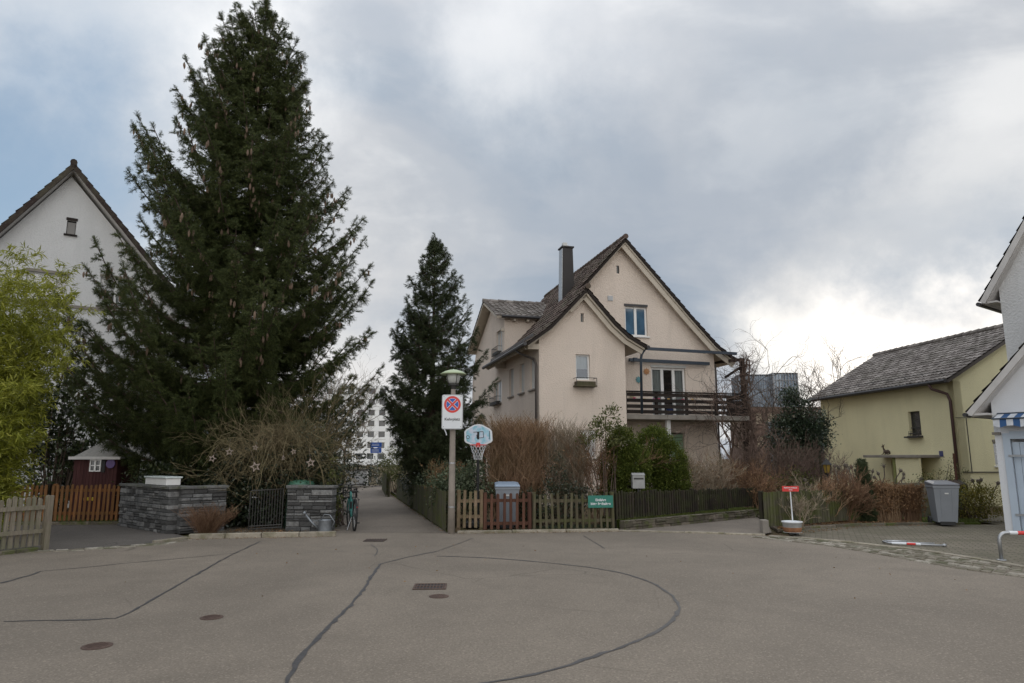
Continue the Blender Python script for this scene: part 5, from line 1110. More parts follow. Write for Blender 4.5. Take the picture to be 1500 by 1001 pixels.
m = MB(); m.tube([(0,0,0),(0,0,1.22)], [.03,.022], 8); m.build('post', M['black'], ln); m = MB(); m.lathe([(.07,1.22),(.11,1.44)], n=6); m.build('lamp_glass', plain('amber_glass', (.25,.17,.04), .2), ln)
m = MB(); m.lathe([(.15,1.44),(.05,1.55),(.03,1.58),(.0,1.61)], n=6); m.lathe([(.04,1.17),(.08,1.22)], n=6)
for k in range(6): a = k*PI/3; m.tube([(.075*math.cos(a),.075*math.sin(a),1.22),(.115*math.cos(a),.115*math.sin(a),1.44)], .008, 4)
m.build('lamp_shade', M['black'], ln)
# ------------------------------------------------------------ bicycle (seen nearly from behind, front wheel farther and to the left)
bk = thing('bicycle', 'turquoise step-through bicycle parked at the entrance of the path', 'bicycle', (-3.56,15.9,0), math.radians(110))
def wheel(x, nm):
    w = thing(nm, None, None, (0,0,0)); 
    for k in ('label','category'): 
        if k in w: del w[k]
    w.parent = bk; w.location = (x,0,.34)
    a = MB(); 
    ring = [(.325*math.cos(k*2*PI/36),0,.325*math.sin(k*2*PI/36)) for k in range(37)]; a.tube(ring, .023, 8, False); a.build('tyre', M['black'], w, True)
    a = MB(); a.tube([(.295*math.cos(k*2*PI/36),0,.295*math.sin(k*2*PI/36)) for k in range(37)], .010, 5, False); a.tube([(0,-.035,0),(0,.035,0)], .022, 10)
    a.build('rim', M['darkmetal'], w)
    a = MB()
    for k in range(28): t = k*2*PI/28; s_ = -1 if k % 2 else 1; a.tube([(0,.025*s_,0),(.295*math.cos(t),0,.295*math.sin(t))], .0014, 3, False)
    a.build('spokes', M['metal'], w)
    a = MB(); a.tube([(.355*math.cos(math.radians(q)),0,.355*math.sin(math.radians(q))) for q in (range(10,171,10) if nm == 'front_wheel' else range(-10,181,10))], .024, 6, False); a.build('mudguard', M['black'], w)
    return w
wheel(0, 'rear_wheel'); wheel(1.08, 'front_wheel')
tq = plain('turquoise_paint', (.05,.20,.175), .35, var=.06)
m = MB(); m.tube([(.42,0,.28),(.30,0,.62)], .024, 8); m.tube([(.42,0,.28),(.66,0,.33),(.88,0,.66)], [.045,.05,.034], 10); m.tube([(.36,0,.46),(.60,0,.46),(.87,0,.74)], .022, 8); m.tube([(.85,0,.62),(.83,0,.84)], .028, 8)
for s_ in (-1, 1): m.tube([(.42,.03*s_,.28),(0,.06*s_,.34)], .012, 6); m.tube([(.31,.02*s_,.58),(0,.06*s_,.34)], .010, 6); m.tube([(.88,.05*s_,.66),(.93,.055*s_,.52),(1.08,.055*s_,.34)], .013, 6)
m.build('frame', tq, bk, True)
m = MB(); m.tube([(.30,0,.60),(.265,0,.84)], .014, 6); m.build('seat_post', M['metal'], bk)
m = MB(); m.add([(.12,-.09,.88),(.12,.09,.88),(.22,.085,.885),(.40,.02,.875),(.40,-.02,.875),(.22,-.085,.885),(.14,-.06,.83),(.14,.06,.83),(.36,.015,.845),(.36,-.015,.845)], [(0,5,4,3,2,1),(0,1,7,6),(1,2,3,8,7),(3,4,9,8),(4,5,0,6,9),(6,7,8,9)]); m.build('saddle', M['black'], bk, bevel=.012)
m = MB(); m.tube([(.83,0,.84),(.82,0,.98)], .016, 6); m.tube([(.66,-.31,.99),(.78,-.22,1.01),(.83,-.06,.99),(.83,.06,.99),(.78,.22,1.01),(.66,.31,.99)], .012, 6); 
for s_ in (-1,1): m.tube([(.76,.245*s_,1.005),(.65,.315*s_,.99)], .019, 8)
m.build('handlebar', M['black'], bk)
m = MB(); 
for z in (.68,.80,.92): m.tube([(.95,-.16,z),(1.22,-.16,z),(1.22,.16,z),(.95,.16,z),(.95,-.16,z)], .006, 4)
for k in range(8):
    for y in (-.16,.16): m.tube([(.95+.27*k/7,y,.68),(.95+.27*k/7,y,.92)], .004, 3)
    for x in (.95,1.22): m.tube([(x,-.16+.32*k/7,.68),(x,-.16+.32*k/7,.92)], .004, 3)
m.box(.95,1.22,-.16,.16,.675,.69); m.build('basket', M['black'], bk)
m = MB(); m.tube([(-.25,-.06,.70),(.22,-.06,.72)], .008, 5); m.tube([(-.25,.06,.70),(.22,.06,.72)], .008, 5); m.tube([(-.25,-.06,.70),(-.25,.06,.70)], .008, 5); m.tube([(-.1,.06,.70),(0,.06,.34)], .006, 4); m.tube([(-.1,-.06,.70),(0,-.06,.34)], .006, 4); m.build('luggage_rack', M['black'], bk)
m = MB(); m.box(-.36,-.345,-.02,.02,.53,.56); m.build('tail_light', plain('red_reflector', (.22,.02,.02), .3), bk)
m = MB(); m.tube([(.42,-.04,.28),(.42,-.07,.28)], .08, 14); m.tube([(.42,-.08,.28),(.52,-.085,.14)], .010, 5); m.box(.47,.57,-.18,-.09,.12,.14); m.tube([(.42,.06,.28),(.32,.075,.42)], .010, 5); m.box(.27,.37,.09,.18,.41,.43); m.build('crank', M['black'], bk)
m = MB(); m.tube([(.10,.06,.30),(.02,.16,.02)], .010, 5); m.build('kickstand', M['metal'], bk)
bx = MB(); bx.box(.44,.56,-.05,.05,.46,.62); bx.build('battery', M['black'], bk, bevel=.01)
# ------------------------------------------------------------ barriers on the forecourt
def hoop_bar(name, label, loc, rot):
    root = thing(name, label, 'barrier', loc); root.rotation_euler = rot; m = MB(); W_, H_ = 1.5, .43; c = []
    pts = [(0,0,0),(0,0,H_-.12)] + [(.12-.12*math.cos(k*PI/10),0,H_-.12+.12*math.sin(k*PI/10)) for k in range(1,6)]; pts2 = [(W_-x, 0, z) for x, y, z in pts][::-1]
    m.tube(pts + pts2, .028, 10); 
    for x in (0, W_): m.tube([(x,0,0),(x,0,.012)], .07, 14)
    m.build('frame', M['metal'], root, True)
    for k, cc in enumerate(('sign_white','sign_red','sign_white')): q = MB(); x0 = .16+.12*k; q.tube([(x0,0,H_),(x0+.12,0,H_)], .030, 10); q.build('stripe', M[cc], root)
    for k, cc in enumerate(('sign_red','sign_white')): q = MB(); x0 = 1.0+.14*k; q.tube([(x0,0,H_),(x0+.14,0,H_)], .030, 10); q.build('stripe', M[cc], root)
    return root
hoop_bar('hoop_barrier', 'upright galvanised hoop barrier with red and white stripes at the right edge', (7.88,11.42,.01), (0,0,-.12))
fb = thing('fallen_barrier', 'galvanised barrier frame lying flat on the paving', 'barrier', (7.55,13.35,.04), -.18)
m = MB(); m.tube([(-.36,.32,0),(-.44,.20,0),(-.40,-.02,.0),(.45,-.24,0)], .019, 8); m.tube([(-.36,.32,0),(.02,.30,0)], .019, 8); m.tube([(-.38,.05,.0),(.40,.02,0)], .019, 8); m.tube([(.45,-.24,0),(.50,-.20,.0)], .03, 8); m.build('frame', M['metal'], fb, True)
m = MB(); m.tube([(-.12,-.092,.0),(.02,-.128,.0)], .0215, 8); m.build('stripe', M['sign_red'], fb); m = MB(); m.tube([(-.36,-.03,.0),(-.13,-.09,.0)], .0215, 8); m.tube([(.03,-.131,.0),(.1,-.15,.0)], .0215, 8); m.build('stripe', M['sign_white'], fb)
m = MB(); m.box(-.08,.06,-.11,.10,0,.28); o = m.build('concrete_block', M['concrete'], bevel=.01); o.location = (5.58,15.55,0); o['label'] = 'small grey concrete block at the foot of the greenish fence'; o['category'] = 'block'
# ------------------------------------------------------------ covers in the road
def cover(px, r_, label, inner=True):
    x, y = G(*px); root = thing('manhole_cover', label, 'manhole cover', (x, y, 0)); m = MB(); m.lathe([(r_,.001),(r_,.006),(r_*.9,.008)], n=32); m.build('frame', M['rust'], root); m = MB(); m.lathe([(r_*.86,.002),(r_*.86,.010),(.03,.010)], n=32)
    for k in range(-4, 5):
        for j in range(-4, 5):
            if math.hypot(k, j) < 4.3: a, b = k*r_*.17, j*r_*.17; m.box(a-r_*.05,a+r_*.05,b-r_*.05,b+r_*.05,.0105,.013)
    m.build('lid', M['rust'], root)
cover((310,905), .115, 'small round rusty cover, the farther of the two on the left of the road'); cover((142,947), .125, 'round rusty cover in the road nearest to the left corner')
cover((643,874), .12, 'worn round cover just below the drain grate')
x, y = G(630, 860); gr = thing('drain_grate', 'rectangular dark iron drain grate in the middle of the road', 'drain', (x, y, 0), .05)
m = MB(); m.box(-.2,.2,-.18,.18,.001,.003); m.build('pit_shade', M['black'], gr); m = MB()  # flat black sheet in place of the shaded hollow under the bars
for a, b, c, d in ((-.21,.21,-.19,-.165),(-.21,.21,.165,.19),(-.21,-.185,-.165,.165),(.185,.21,-.165,.165),(-.185,.185,-.012,.012)): m.box(a,b,c,d,.004,.012)
for k in range(1,10): m.box(-.21+.042*k-.008,-.21+.042*k+.008,-.165,.165,.005,.0105)
m.build('grate', M['rust'], gr)
x, y = G(550, 792); gr = thing('drain_grate', 'small dark grate at the mouth of the footpath', 'drain', (x, y, .004), .0)
m = MB(); m.box(-.2,.2,-.2,.2,.001,.003); m.build('pit_shade', M['black'], gr); m = MB()  # black sheet painting the dark hollow below this grate
for k in range(8): m.box(-.2+.055*k-.012,-.2+.055*k+.012,-.2,.2,.004,.01)
m.build('grate', M['rust'], gr)
# ------------------------------------------------------------ playhouse
ph_ = thing('playhouse', 'dark red wooden playhouse with grey shingled roof and white window behind the orange gate', 'playhouse', (-11.0,18.35,0), .0)
ph_.scale = (.92,.92,.92)
m = MB(); m.box(-.62,.62,0,1.2,0,1.78)
for k in range(13): m.box(-.62+.0955*k-.002,-.62+.0955*k+.088,-.02,-.001,0,1.78)
m.build('wall', woodmat('dark_red_boards', (.055,.021,.021), (.085,.034,.032)), ph_)
m = MB(); m.add([(-.72,-.1,1.74),(.72,-.1,1.74),(.72,1.3,1.74),(-.72,1.3,1.74),(-.05,.5,2.30),(.05,.5,2.30),(.05,.7,2.30),(-.05,.7,2.30)], [(3,2,1,0),(0,1,5,4),(1,2,6,5),(2,3,7,6),(3,0,4,7),(4,5,6,7)])
m.build('roof', plain('grey_shingle', (.26,.25,.23), .85, var=.2, scale=12, bump=.6), ph_); m = MB(); m.box(-.74,.74,-.13,-.09,1.72,1.80); m.build('fascia', M['soffit_white'], ph_)
fmp = lambda u, z, d: (u, -.03+d, z); window(ph_, fmp, -.16, .16, 1.38, 1.74-.02, 2, 2, frame='white', fw=.03, d=-.02, room=False, pane='dark_glass')
m = MB(); m.box(.18,.28,-.045,-.022,1.36,1.74); m.build('shutter', M['black'], ph_); m = MB(); m.tube([(.44,-.03,1.60),(.44,-.06,1.60)], .13, 12); o = m.build('purple_ornament', plain('purple_paint', (.09,.05,.16), .5), ph_)
# ------------------------------------------------------------ stars hung in the shrub
def star_mesh():
    m = MB(); n = 5; o = []; i_ = []
    for k in range(10): a = PI/2 + k*PI/5; r_ = .135 if k % 2 == 0 else .058; o.append((r_*math.cos(a), r_*math.sin(a))); i_.append((r_*.52*math.cos(a), r_*.52*math.sin(a)))
    vs = [(x,-.008,z) for x, z in o] + [(x,-.014,z) for x, z in i_] + [(x,.008,z) for x, z in o] + [(x,.008,z) for x, z in i_]; fs = []
    for k in range(10): j = (k+1) % 10; fs += [(k,j,10+j,10+k),(20+k,30+k,30+j,20+j),(k,20+k,20+j,j),(10+k,10+j,30+j,30+k)]
    m.add(vs, fs); m.tube([(0,0,.13),(0,.01,.4)], .003, 3); return m
st0 = None; stm = plain('pale_birch_wood', (.30,.24,.20), .7)
for i, (px, py, sc_, lb) in enumerate(((374,684,1.1,'largest pale wooden star, lowest in the middle of the dark shrub'),(336,662,.8,'small pale star hanging just above the leftmost one'),(311,672,.8,'leftmost pale star in the dark shrub'),(455,678,.95,'pale star at the right side of the shrub above the slate pillar'),(374,656,.6,'tiny pale star above the largest star'),(430,662,.6,'small faint star hidden under the weeping twigs'),(415,671,.55,'narrow star turned sideways between the largest and the right-hand star'))):
    if st0 is None: st0 = star_mesh().build('hanging_star', stm); s_ = st0
    else: s_ = st0.copy(); C.objects.link(s_)
    s_.location = at(px, py, 15.95); s_.scale = (sc_*.88,)*3; s_.rotation_euler = (0, .15*((i*37) % 5 - 2), (.2 if i != 6 else 1.15)); tag(s_, lb, 'star', 'stars hanging in the dark shrub')
# ------------------------------------------------------------ vegetation
def reach_prof(base, h, rows, Y):        # rows: (py, xl, xr) of the photo at distance Y -> reach profile
    out = []
    bx = base[0]
    for py, xl, xr in rows:
        z = at(375, py, Y)[2] - base[2]; out.append((max(0, min(1, z/h)), bx - at(xl, py, Y)[0], at(xr, py, Y)[0] - bx))
    out.sort(); return out
SB = (-7.75, 19.5, 0); SH = 16.0
rows = [(8,366,384),(30,340,408),(50,318,428),(85,300,448),(110,285,446),(150,262,462),(190,228,482),(250,208,508),(300,200,522),(340,190,556),(390,140,552),(430,118,545),(480,108,558),(530,108,560),(570,125,552),(610,190,520),(640,230,500),(690,300,450)]
conifer('spruce_tree', 'huge dark green spruce full of hanging cones left of the path', SB, SH, reach_prof(SB, SH, rows, 19.5), 0, M['spruce'], 3, cones=1, tr=.24, z0=1.0, gap=.11, rise=.62, ssc=.21, lgap=.25, wgap=.42)
CB = (-2.62, 22.4, 0); CHt = 9.1
rows = [(335,638,642),(360,631,650),(400,606,672),(450,586,692),(480,578,700),(520,568,714),(560,560,726),(600,562,722),(640,580,712),(700,605,690)]
conifer('conifer_tree', 'slender dark conifer with narrow top left of the beige house', CB, CHt, reach_prof(CB, CHt, rows, 22.4), 0, M['spruce_blue'], 8, tr=.13, z0=.5, gap=.13, rise=.5, ssc=.2, lgap=.23, wgap=.42)
SB3 = (-2.75, 25.5, 0)
conifer('yew_tree', 'short dense dark yew behind the board fence left of the slender conifer', SB3, 4.3, [(0,1.0,1.2),(.3,1.0,1.2),(.6,.75,.9),(.85,.4,.5),(1,.1,.1)], 0, M['spruce_blue'], 12, tr=.1, z0=.2, gap=.14, ssc=.22, lgap=.22, wgap=.3)
# bamboo
def bamboo(name, label, base, n, h, spread, seed):
    r = np.random.default_rng(seed); root = thing(name, label, 'bamboo', base); mb = MB(); P = []; D = []
    for i in range(n):
        a = r.uniform(0, 2*PI); q = r.random()**.5*spread*.45; x, y = q*math.cos(a), q*math.sin(a); H = h*r.uniform(.62, 1.03); ox, oy = x*.9 + math.cos(a)*spread*r.uniform(.05,.6), y*.9 + math.sin(a)*spread*r.uniform(.05,.5)
        pts = [np.array([x + ox*(t**2.2), y + oy*(t**2.2), H*(t - .10*t**4)]) for t in np.linspace(0, 1, 11)]; mb.tube(pts, [.012*(1-.8*k/10) for k in range(11)], 4, False)
        for k in range(44):
            t = .10 + .9*r.random()**.75; j = min(int(t*10), 9); p = pts[j] + (pts[j+1]-pts[j])*(t*10-j); an = r.uniform(0, 2*PI); L = r.uniform(.3, .75)*(1.15-.6*t); dv = np.array([math.cos(an), math.sin(an), r.uniform(.1, .8)]); dv /= np.linalg.norm(dv)
            tw = [p, p + dv*L*.55, p + dv*L*1. + np.array([0,0,-.16*L])]; mb.tube(tw, [.0035,.0025,.001], 3, False)
            m_ = 13; f = r.random(m_); f = .25+.75*f; q_ = np.array([tw[0]*(1-2*s)+tw[1]*2*s if s < .5 else tw[1]*(2-2*s)+tw[2]*(2*s-1) for s in f]); P.append(q_ + r.normal(0,.02,(m_,3))); D.append(dv*.7 + r.normal(0,.55,(m_,3)) + [0,0,-.35])
    mb.build('culms', M['bamboo_stem'], root); leaves('foliage', M['bamboo'], root, np.concatenate(P), np.concatenate(D), .155, LANCE, seed=seed); return root
bamboo('bamboo', 'tall bright yellow-green bamboo clump behind the grey picket fence', (-10.75,13.9,0), 70, 6.35, 1.3, 4)
bamboo('bamboo', 'lower front tuft of yellow-green bamboo hanging over the grey fence', (-10.25,13.1,0), 26, 3.7, .9, 6)
# broadleaf evergreens
shrub('laurel_tree', 'dark evergreen tree with glimpses of the white house behind the bamboo', 'tree', (-13.1,19.9,0), [(0,0,3.2,1.1,.9,1.1),(.7,.2,2.4,1.2,.8,.9),(-.8,0,2.4,.9,.8,.9),(1.5,.2,1.2,.7,.6,.8),(-.2,0,1.0,.8,.6,.9)], 6200, .17, 'laurel', 21, clump=.16, stems=46, shell=.3)
shrub('laurel_bush', 'dark evergreen shrub hung with pale stars behind the metal gate', 'shrub', (-5.65,17.0,0), [(-.9,0,1.0,.75,.7,1.0),(0,0,1.25,.9,.7,.95),(.9,0,1.0,.75,.7,.95),(-.4,-.1,.5,1.1,.7,.6),(.7,-.1,.5,.8,.7,.6)], 17000, .085, 'holly', 22, clump=.13, stems=14)
shrub('laurel_bush', 'grey-green rhododendron between the slate wall and the star shrub', 'shrub', (-7.9,17.6,0), [(0,0,.9,1.2,.6,.7),(-1.2,.3,.9,.7,.5,.6),(.7,0,1.2,.5,.5,.5)], 6500, .10, 'laurel', 23, clump=.15)
shrub('laurel_bush', 'dark undergrowth below the huge spruce behind the white box', 'shrub', (-9.6,19.4,0), [(.2,0,1.2,.7,.8,1.2),(.9,0,1.3,1.2,.8,1.3),(2.3,.1,1.5,1.1,.8,1.5),(4.3,.5,1.6,1.,.8,1.6)], 12000, .11, 'holly', 24, clump=.2)
# weeping shrub
def weeping(name, label, base, n, seed):
    r = np.random.default_rng(seed); root = thing(name, label, 'shrub', base); mb = MB(); t0 = MB(); t0.tube([(0,0,0),(.05,0,.8),(-.03,.02,1.5)], [.06,.05,.04], 7); t0.build('trunk', M['bark_grey'], root, True)
    for i in range(n):
        a = r.uniform(0, 2*PI); R = r.uniform(.5, 1.9)*(1 if math.cos(a) > 0 else 1.0); up_ = r.uniform(.25, 1.15); x0, y0, z0 = r.uniform(-.6,.6), r.uniform(-.35,.35), r.uniform(1.35,1.95); drop = r.uniform(.3, 1.25); pts = []
        for k in range(9):
            t = k/8; rr = R*(t**.8); pts.append(np.array([x0 + math.cos(a)*rr, y0 + math.sin(a)*rr*.6, z0 + up_*math.sin(min(1, t*1.5)*PI/2) * (1-t*.4) - drop*t*t*1.05]) + r.normal(0,.03,3))
        mb.tube(pts, [.008*(1-.8*k/8)+.0018 for k in range(9)], 3, False)
        for k in range(14):
            j = r.integers(1, 8); p = pts[j]; d = r.normal(0, 1, 3)*[1,.6,.6]; d[2] -= .2; d /= np.linalg.norm(d); L = r.uniform(.15,.5); q = p + d*L*.5; e = q + d*L*.3 + np.array([0,0,-L*.35*r.random()]); mb.tube([p, q, e], [.0032,.0026,.0016], 3, False)
            if k % 3 == 0: mb.tube([q, q + r.normal(0,.09,3) + np.array([0,0,-.05])], [.003,.0018], 3, False)
    mb.build('twigs', M['twig_straw'], root); return root
weeping('weeping_shrub', 'tangled straw-coloured weeping shrub, bare, above the star shrub', (-5.6,16.9,0), 210, 5)
twig_bush('bare_shrub', 'greyish upright bare shrub rising out of the weeping twigs', (-5.75,17.35,0), 26, 3.1, .65, .016, 'twig_straw', 205, 5, sx=.5, sy=.25)
shrub('laurel_bush', 'olive green leafy tangle mixed into the weeping shrub', 'shrub', (-5.5,17.3,0), [(-.7,0,1.9,.8,.5,.45),(.2,0,2.0,.75,.5,.5)], 3200, .06, 'greybush', 206, clump=.12)
shrub('ivy_hedge', 'ivy-covered hedge strip between the slate pillar and the path', 'hedge', (-4.05,17.1,0), [(-.16,-.55,.8,.12,.25,.8),(-.58,.3,1.1,.22,.6,1.1),(-1.15,1.6,1.2,.30,1.0,1.2)], 4600, .075, 'privet', 25, clump=.06)
shrub('hedge', 'tall hedge along the left side of the footpath', 'hedge', (-5.2,21.5,0), [(-.45,-2,1.1,.45,1.3,1.15),(-.9,.5,1.2,.45,1.6,1.2),(-1.95,3.3,1.2,.45,2.0,1.25),(-2.9,7,1.1,.45,2.4,1.2),(-4.1,11,1.0,.4,2.4,1.1)], 9000, .10, 'holly', 26, clump=.11)
canes('bare_shrub', 'reddish bare shrub overhanging the left of the path', 'shrub', (-9.2,27,0), 150, 4.4, 1.1, .8, .009, 'twig_purple', 27, fan=.35, sub=10, curl=.5)
bare_tree('bare_tree', 'bare reddish tree in front of the white high-rise', (-9.9,41,0), 6.6, .09, 'twig_purple', 31, depth=6, wob=.2, ang=.5)
bare_tree('bare_tree', 'thin bare tree at the far end of the path, left of the blue signs', (-12.0,47,0), 7.5, .08, 'twig_dark', 32, depth=6, wob=.2, ang=.5)
shrub('privet_bush', 'light green bush above the far mossy fence', 'shrub', (-5.3,31.5,0), [(0,0,1.3,.65,.8,.7),(-.4,1.5,1.2,.6,.8,.6),(.5,-.8,1.0,.45,.6,.5),(.9,.5,1.5,.5,.5,.7)], 4200, .09, 'privet', 33, clump=.13)
shrub('holly_bush', 'dark holly bush leaning over the mossy fence beside the path', 'shrub', (-3.0,23.2,0), [(-.1,0,1.0,.5,.9,.7),(.5,-1.4,.9,.5,.8,.5)], 4500, .08, 'holly', 34, clump=.12)
canes('hydrangea', 'dry brown hydrangea behind the board fence', 'shrub', (-1.75,19.0,0), 110, 1.5, .45, .5, .007, 'twig_straw', 35, fan=.2, sub=4, leafy=9)
shrub('laurel_bush', 'grey-green leafy bush behind the lamp post', 'shrub', (-1.15,17.4,0), [(-.3,0,.85,.6,.5,.5),(.35,0,1.0,.55,.5,.5),(0,.4,.7,.8,.5,.6)], 5600, .085, 'greybush', 36, clump=.11)
shrub('laurel_bush', 'grey-green bush farther back along the board fence', 'shrub', (-2.05,21.0,0), [(0,0,.9,.7,.6,.55)], 2600, .085, 'greybush', 37, clump=.12)
# hedge of brown stems and its neighbours
canes('bare_hedge', 'tall clipped hedge of dense bare brown stems behind the bin', 'hedge', (.15,17.5,0), 560, 2.36, .72, .32, .0075, 'twig_brown', 41, fan=.08, sub=11, hv=.10, curl=.6, leafy=1)
canes('bare_hedge', 'thinner greyish bare hedge in front of the low house window', 'hedge', (1.35,17.6,0), 230, 2.36, .50, .25, .0070, 'twig_grey', 42, fan=.10, sub=9, hv=.12, curl=.5)
shrub('holly_bush', 'dark leafy climber at the foot of the bare hedge', 'shrub', (1.15,16.9,0), [(0,0,.55,.9,.3,.5),(-.1,.1,1.2,.25,.2,.5),(.5,.0,.7,.5,.3,.4),(-.6,0,.5,.5,.3,.4)], 4200, .06, 'holly', 43, clump=.09)
twig_bush('bare_shrub', 'dry reddish shrub between the house window and the thuja', (2.15,17.5,0), 12, 2.1, .35, .012, 'twig_red', 44, 5, leafy=350, sx=.25)
rt = shrub('strawberry_tree', 'small evergreen tree with pointed top left of the thuja bushes', 'tree', (2.40,17.3,0), [(.05,0,2.6,.26,.24,.34),(-.45,0,2.12,.32,.2,.13),(.3,.05,2.2,.40,.25,.22),(-.2,0,2.35,.28,.2,.16)], 1300, .08, 'privet', 45, clump=.07, stems=9)
def thuja(name, label, base, blobs, n, seed):
    return shrub(name, label, 'bush', base, blobs, n, .06, 'thuja', seed, clump=.06, shell=.8, stems=8, droop=-.5)
thuja('thuja_bush', 'rounded bright green thuja bush, the left of the pair', (2.92,17.8,0), [(-.1,0,1.9,.34,.35,.48),(-.3,0,1.35,.36,.35,.5),(.2,0,1.4,.36,.35,.55),(-.35,0,.8,.33,.3,.5),(.15,0,.8,.38,.35,.6)], 34000, 51)
thuja('thuja_bush', 'taller rounded thuja bush, the right of the pair', (4.12,18.8,0), [(-.25,0,1.95,.42,.4,.5),(.10,0,1.45,.48,.45,.6),(.2,0,.9,.45,.4,.55),(-.15,0,.7,.42,.4,.6)], 34000, 52)
twig_bush('bare_shrub', 'mixed dry shrubs in front of the green shutter', (5.0,19.9,0), 34, 1.75, .75, .013, 'twig_grey', 53, 5, sx=.8, sy=.4, leafy=700)
twig_bush('bare_shrub', 'reddish dry hedge behind the dark fence', (6.6,21.3,0), 44, 1.55, .7, .012, 'twig_red', 54, 5, sx=1.0, sy=.4, leafy=900)
twig_bush('bare_shrub', 'brown thicket right of the balcony corner', (8.4,22.6,0), 40, 2.1, .7, .014, 'twig_purple', 55, 5, sx=1.0, sy=.5)
shrub('laurel_bush', 'low green shrub in the garden beyond the dark fence', 'shrub', (8.0,21.6,0), [(0,0,.6,.8,.4,.45),(1.0,.2,.7,.6,.4,.5)], 3400, .08, 'privet', 56, clump=.12)
twig_bush('dry_shrub', 'rust-coloured dry bush beside the head of the red sign', (7.1,19.6,0), 14, 1.25, .9, .010, 'twig_red', 57, 4, leafy=900, sx=.35)
# climbing vine at the balcony corner
def vine(name, label, loc, seed):
    r = np.random.default_rng(seed); root = thing(name, label, 'vine', loc, HR); mb = MB()
    for k in range(7):
        ph = r.uniform(0, 6); pts = [np.array([.14*math.cos(ph + z*1.6) + r.normal(0,.03), .14*math.sin(ph + z*1.6)*.8, z]) for z in np.arange(0, 5.5, .3)]; mb.tube(pts, [.045*(1-.10*i/2) + .0 if i < 8 else .022 for i in range(len(pts))], 5, False)
        for j in range(3, len(pts)):
            for q in range(3):
                a = r.uniform(0, 2*PI); d = np.array([math.cos(a), math.sin(a)*.5, r.uniform(-.3,.7)]); d /= np.linalg.norm(d); grow(mb, pts[j].copy(), d, r.uniform(.2,.5)*(1 if pts[j][2] > 2 else .5), .010, 1 + (q == 0), r, wob=.35, ang=.7)
    for k in range(5):       # runners along the railing and over the slab
        p = np.array([-.1, -.1, 3.2 + .15*k]); d = np.array([-1, r.uniform(-.1,.1), r.uniform(-.15,.25)]); grow(mb, p, d, r.uniform(.7,1.2), .014, 4, r, wob=.28, upb=.0, ang=.6)
    mb.build('stems', M['twig_purple'], root); return root
vine('climbing_vine', 'bare climbing vine wrapped round the post at the balcony corner', hloc(8.55, .35, 0), 61)
bare_tree('bare_tree', 'bare gnarled tree in front of the balcony railing', hloc(6.9, -.9, 0), 5.7, .06, 'twig_purple', 62, depth=5, wob=.32, ang=.75, upb=.0)
bare_tree('bare_tree', 'bare tree rising past the right end of the beige house roof', hloc(10.4, 3.6, 0), 7.2, .09, 'twig_dark', 63, depth=5, wob=.26, ang=.62)
bare_tree('bare_tree', 'bare tree in front of the glass tower', (10.2,29,0), 5.6, .08, 'twig_dark', 64, depth=5, wob=.28, ang=.62)
bare_tree('bare_tree', 'small crooked bare tree left of the ivy tree', (8.9,23.2,0), 3.2, .06, 'twig_purple', 65, depth=4, wob=.3, ang=.7)
bare_tree('bare_tree', 'distant bare tree top above the glass tower roof', (27.2,62,0), 11.3, .16, 'twig_dark', 66, depth=6, wob=.2, ang=.5)
bare_tree('bare_tree', 'bare crown showing between the ivy tree and the yellow roof', (15.2,36,0), 6.6, .12, 'twig_dark', 67, depth=6, wob=.25, ang=.6)
shrub('ivy_tree', 'dark ivy-covered round tree left of the yellow house', 'tree', (10.75,26,0), [(0,0,3.4,.5,.5,.85),(-.3,0,2.4,.75,.6,.8),(.5,0,2.5,.7,.6,.75),(0,0,1.6,.95,.7,.7),(.95,.1,2.9,.28,.3,.45)], 21000, .10, 'ivy', 71, clump=.13, stems=30)
bare_tree('bare_tree', 'thin twigs sticking out of the ivy tree top', (11.6,26.4,0), 4.6, .06, 'twig_dark', 72, depth=5, wob=.25, ang=.5)
twig_bush('bare_shrub', 'dark twiggy thicket below the ivy tree', (9.9,24.2,0), 50, 1.6, .7, .014, 'twig_purple', 73, 5, sx=1.4, sy=.5)
# planting bed on the right
twig_bush('bare_shrub', 'pale grey bare shrub right behind the planter', (6.5,15.95,.05), 9, .85, .6, .008, 'twig_grey', 81, 4)
twig_bush('bare_shrub', 'bushy pale shrub between the planter and the red-brown bush', (7.0,16.75,.05), 16, 1.1, .6, .009, 'twig_grey', 82, 4)
twig_bush('dry_shrub', 'brown dry-leaved bush with a pale forked stem', (7.75,17.2,.05), 12, 1.1, .7, .012, 'twig_brown', 83, 4, leafy=700)
twig_bush('dry_shrub', 'round dark red-brown twig bush left of the small conifer', (8.35,17.5,.05), 34, 1.05, .85, .008, 'twig_red', 84, 5)
conifer('dwarf_conifer', 'narrow dark dwarf conifer between the two dry hedges', (8.95,17.75,.05), 1.5, [(0,.2,.2),(.4,.22,.22),(1,.04,.04)], 0, M['spruce_blue'], 85, tr=.03, z0=.08, gap=.07, ssc=.12, top=8, wgap=.11, lgap=.1)
canes('dry_hedge', 'dry beech hedge left part, in front of the yellow house', 'hedge', (9.45,17.85,.05), 220, .92, .42, .18, .006, 'twig_brown', 86, fan=.12, sub=6, leafy=8)
canes('dry_hedge', 'dry beech hedge right part, beside the grey bin', 'hedge', (10.15,17.95,.05), 200, .85, .38, .18, .006, 'twig_red', 87, fan=.12, sub=6, leafy=8)
shrub('yellow_hedge', 'clipped yellow-green hedge between the grey bin and the garage', 'hedge', (11.75,18.1,.03), [(0,0,.42,.55,.3,.45),(-.5,0,.4,.4,.3,.42),(.5,0,.42,.4,.3,.45)], 6500, .055, 'yellowhedge', 88, clump=.09)
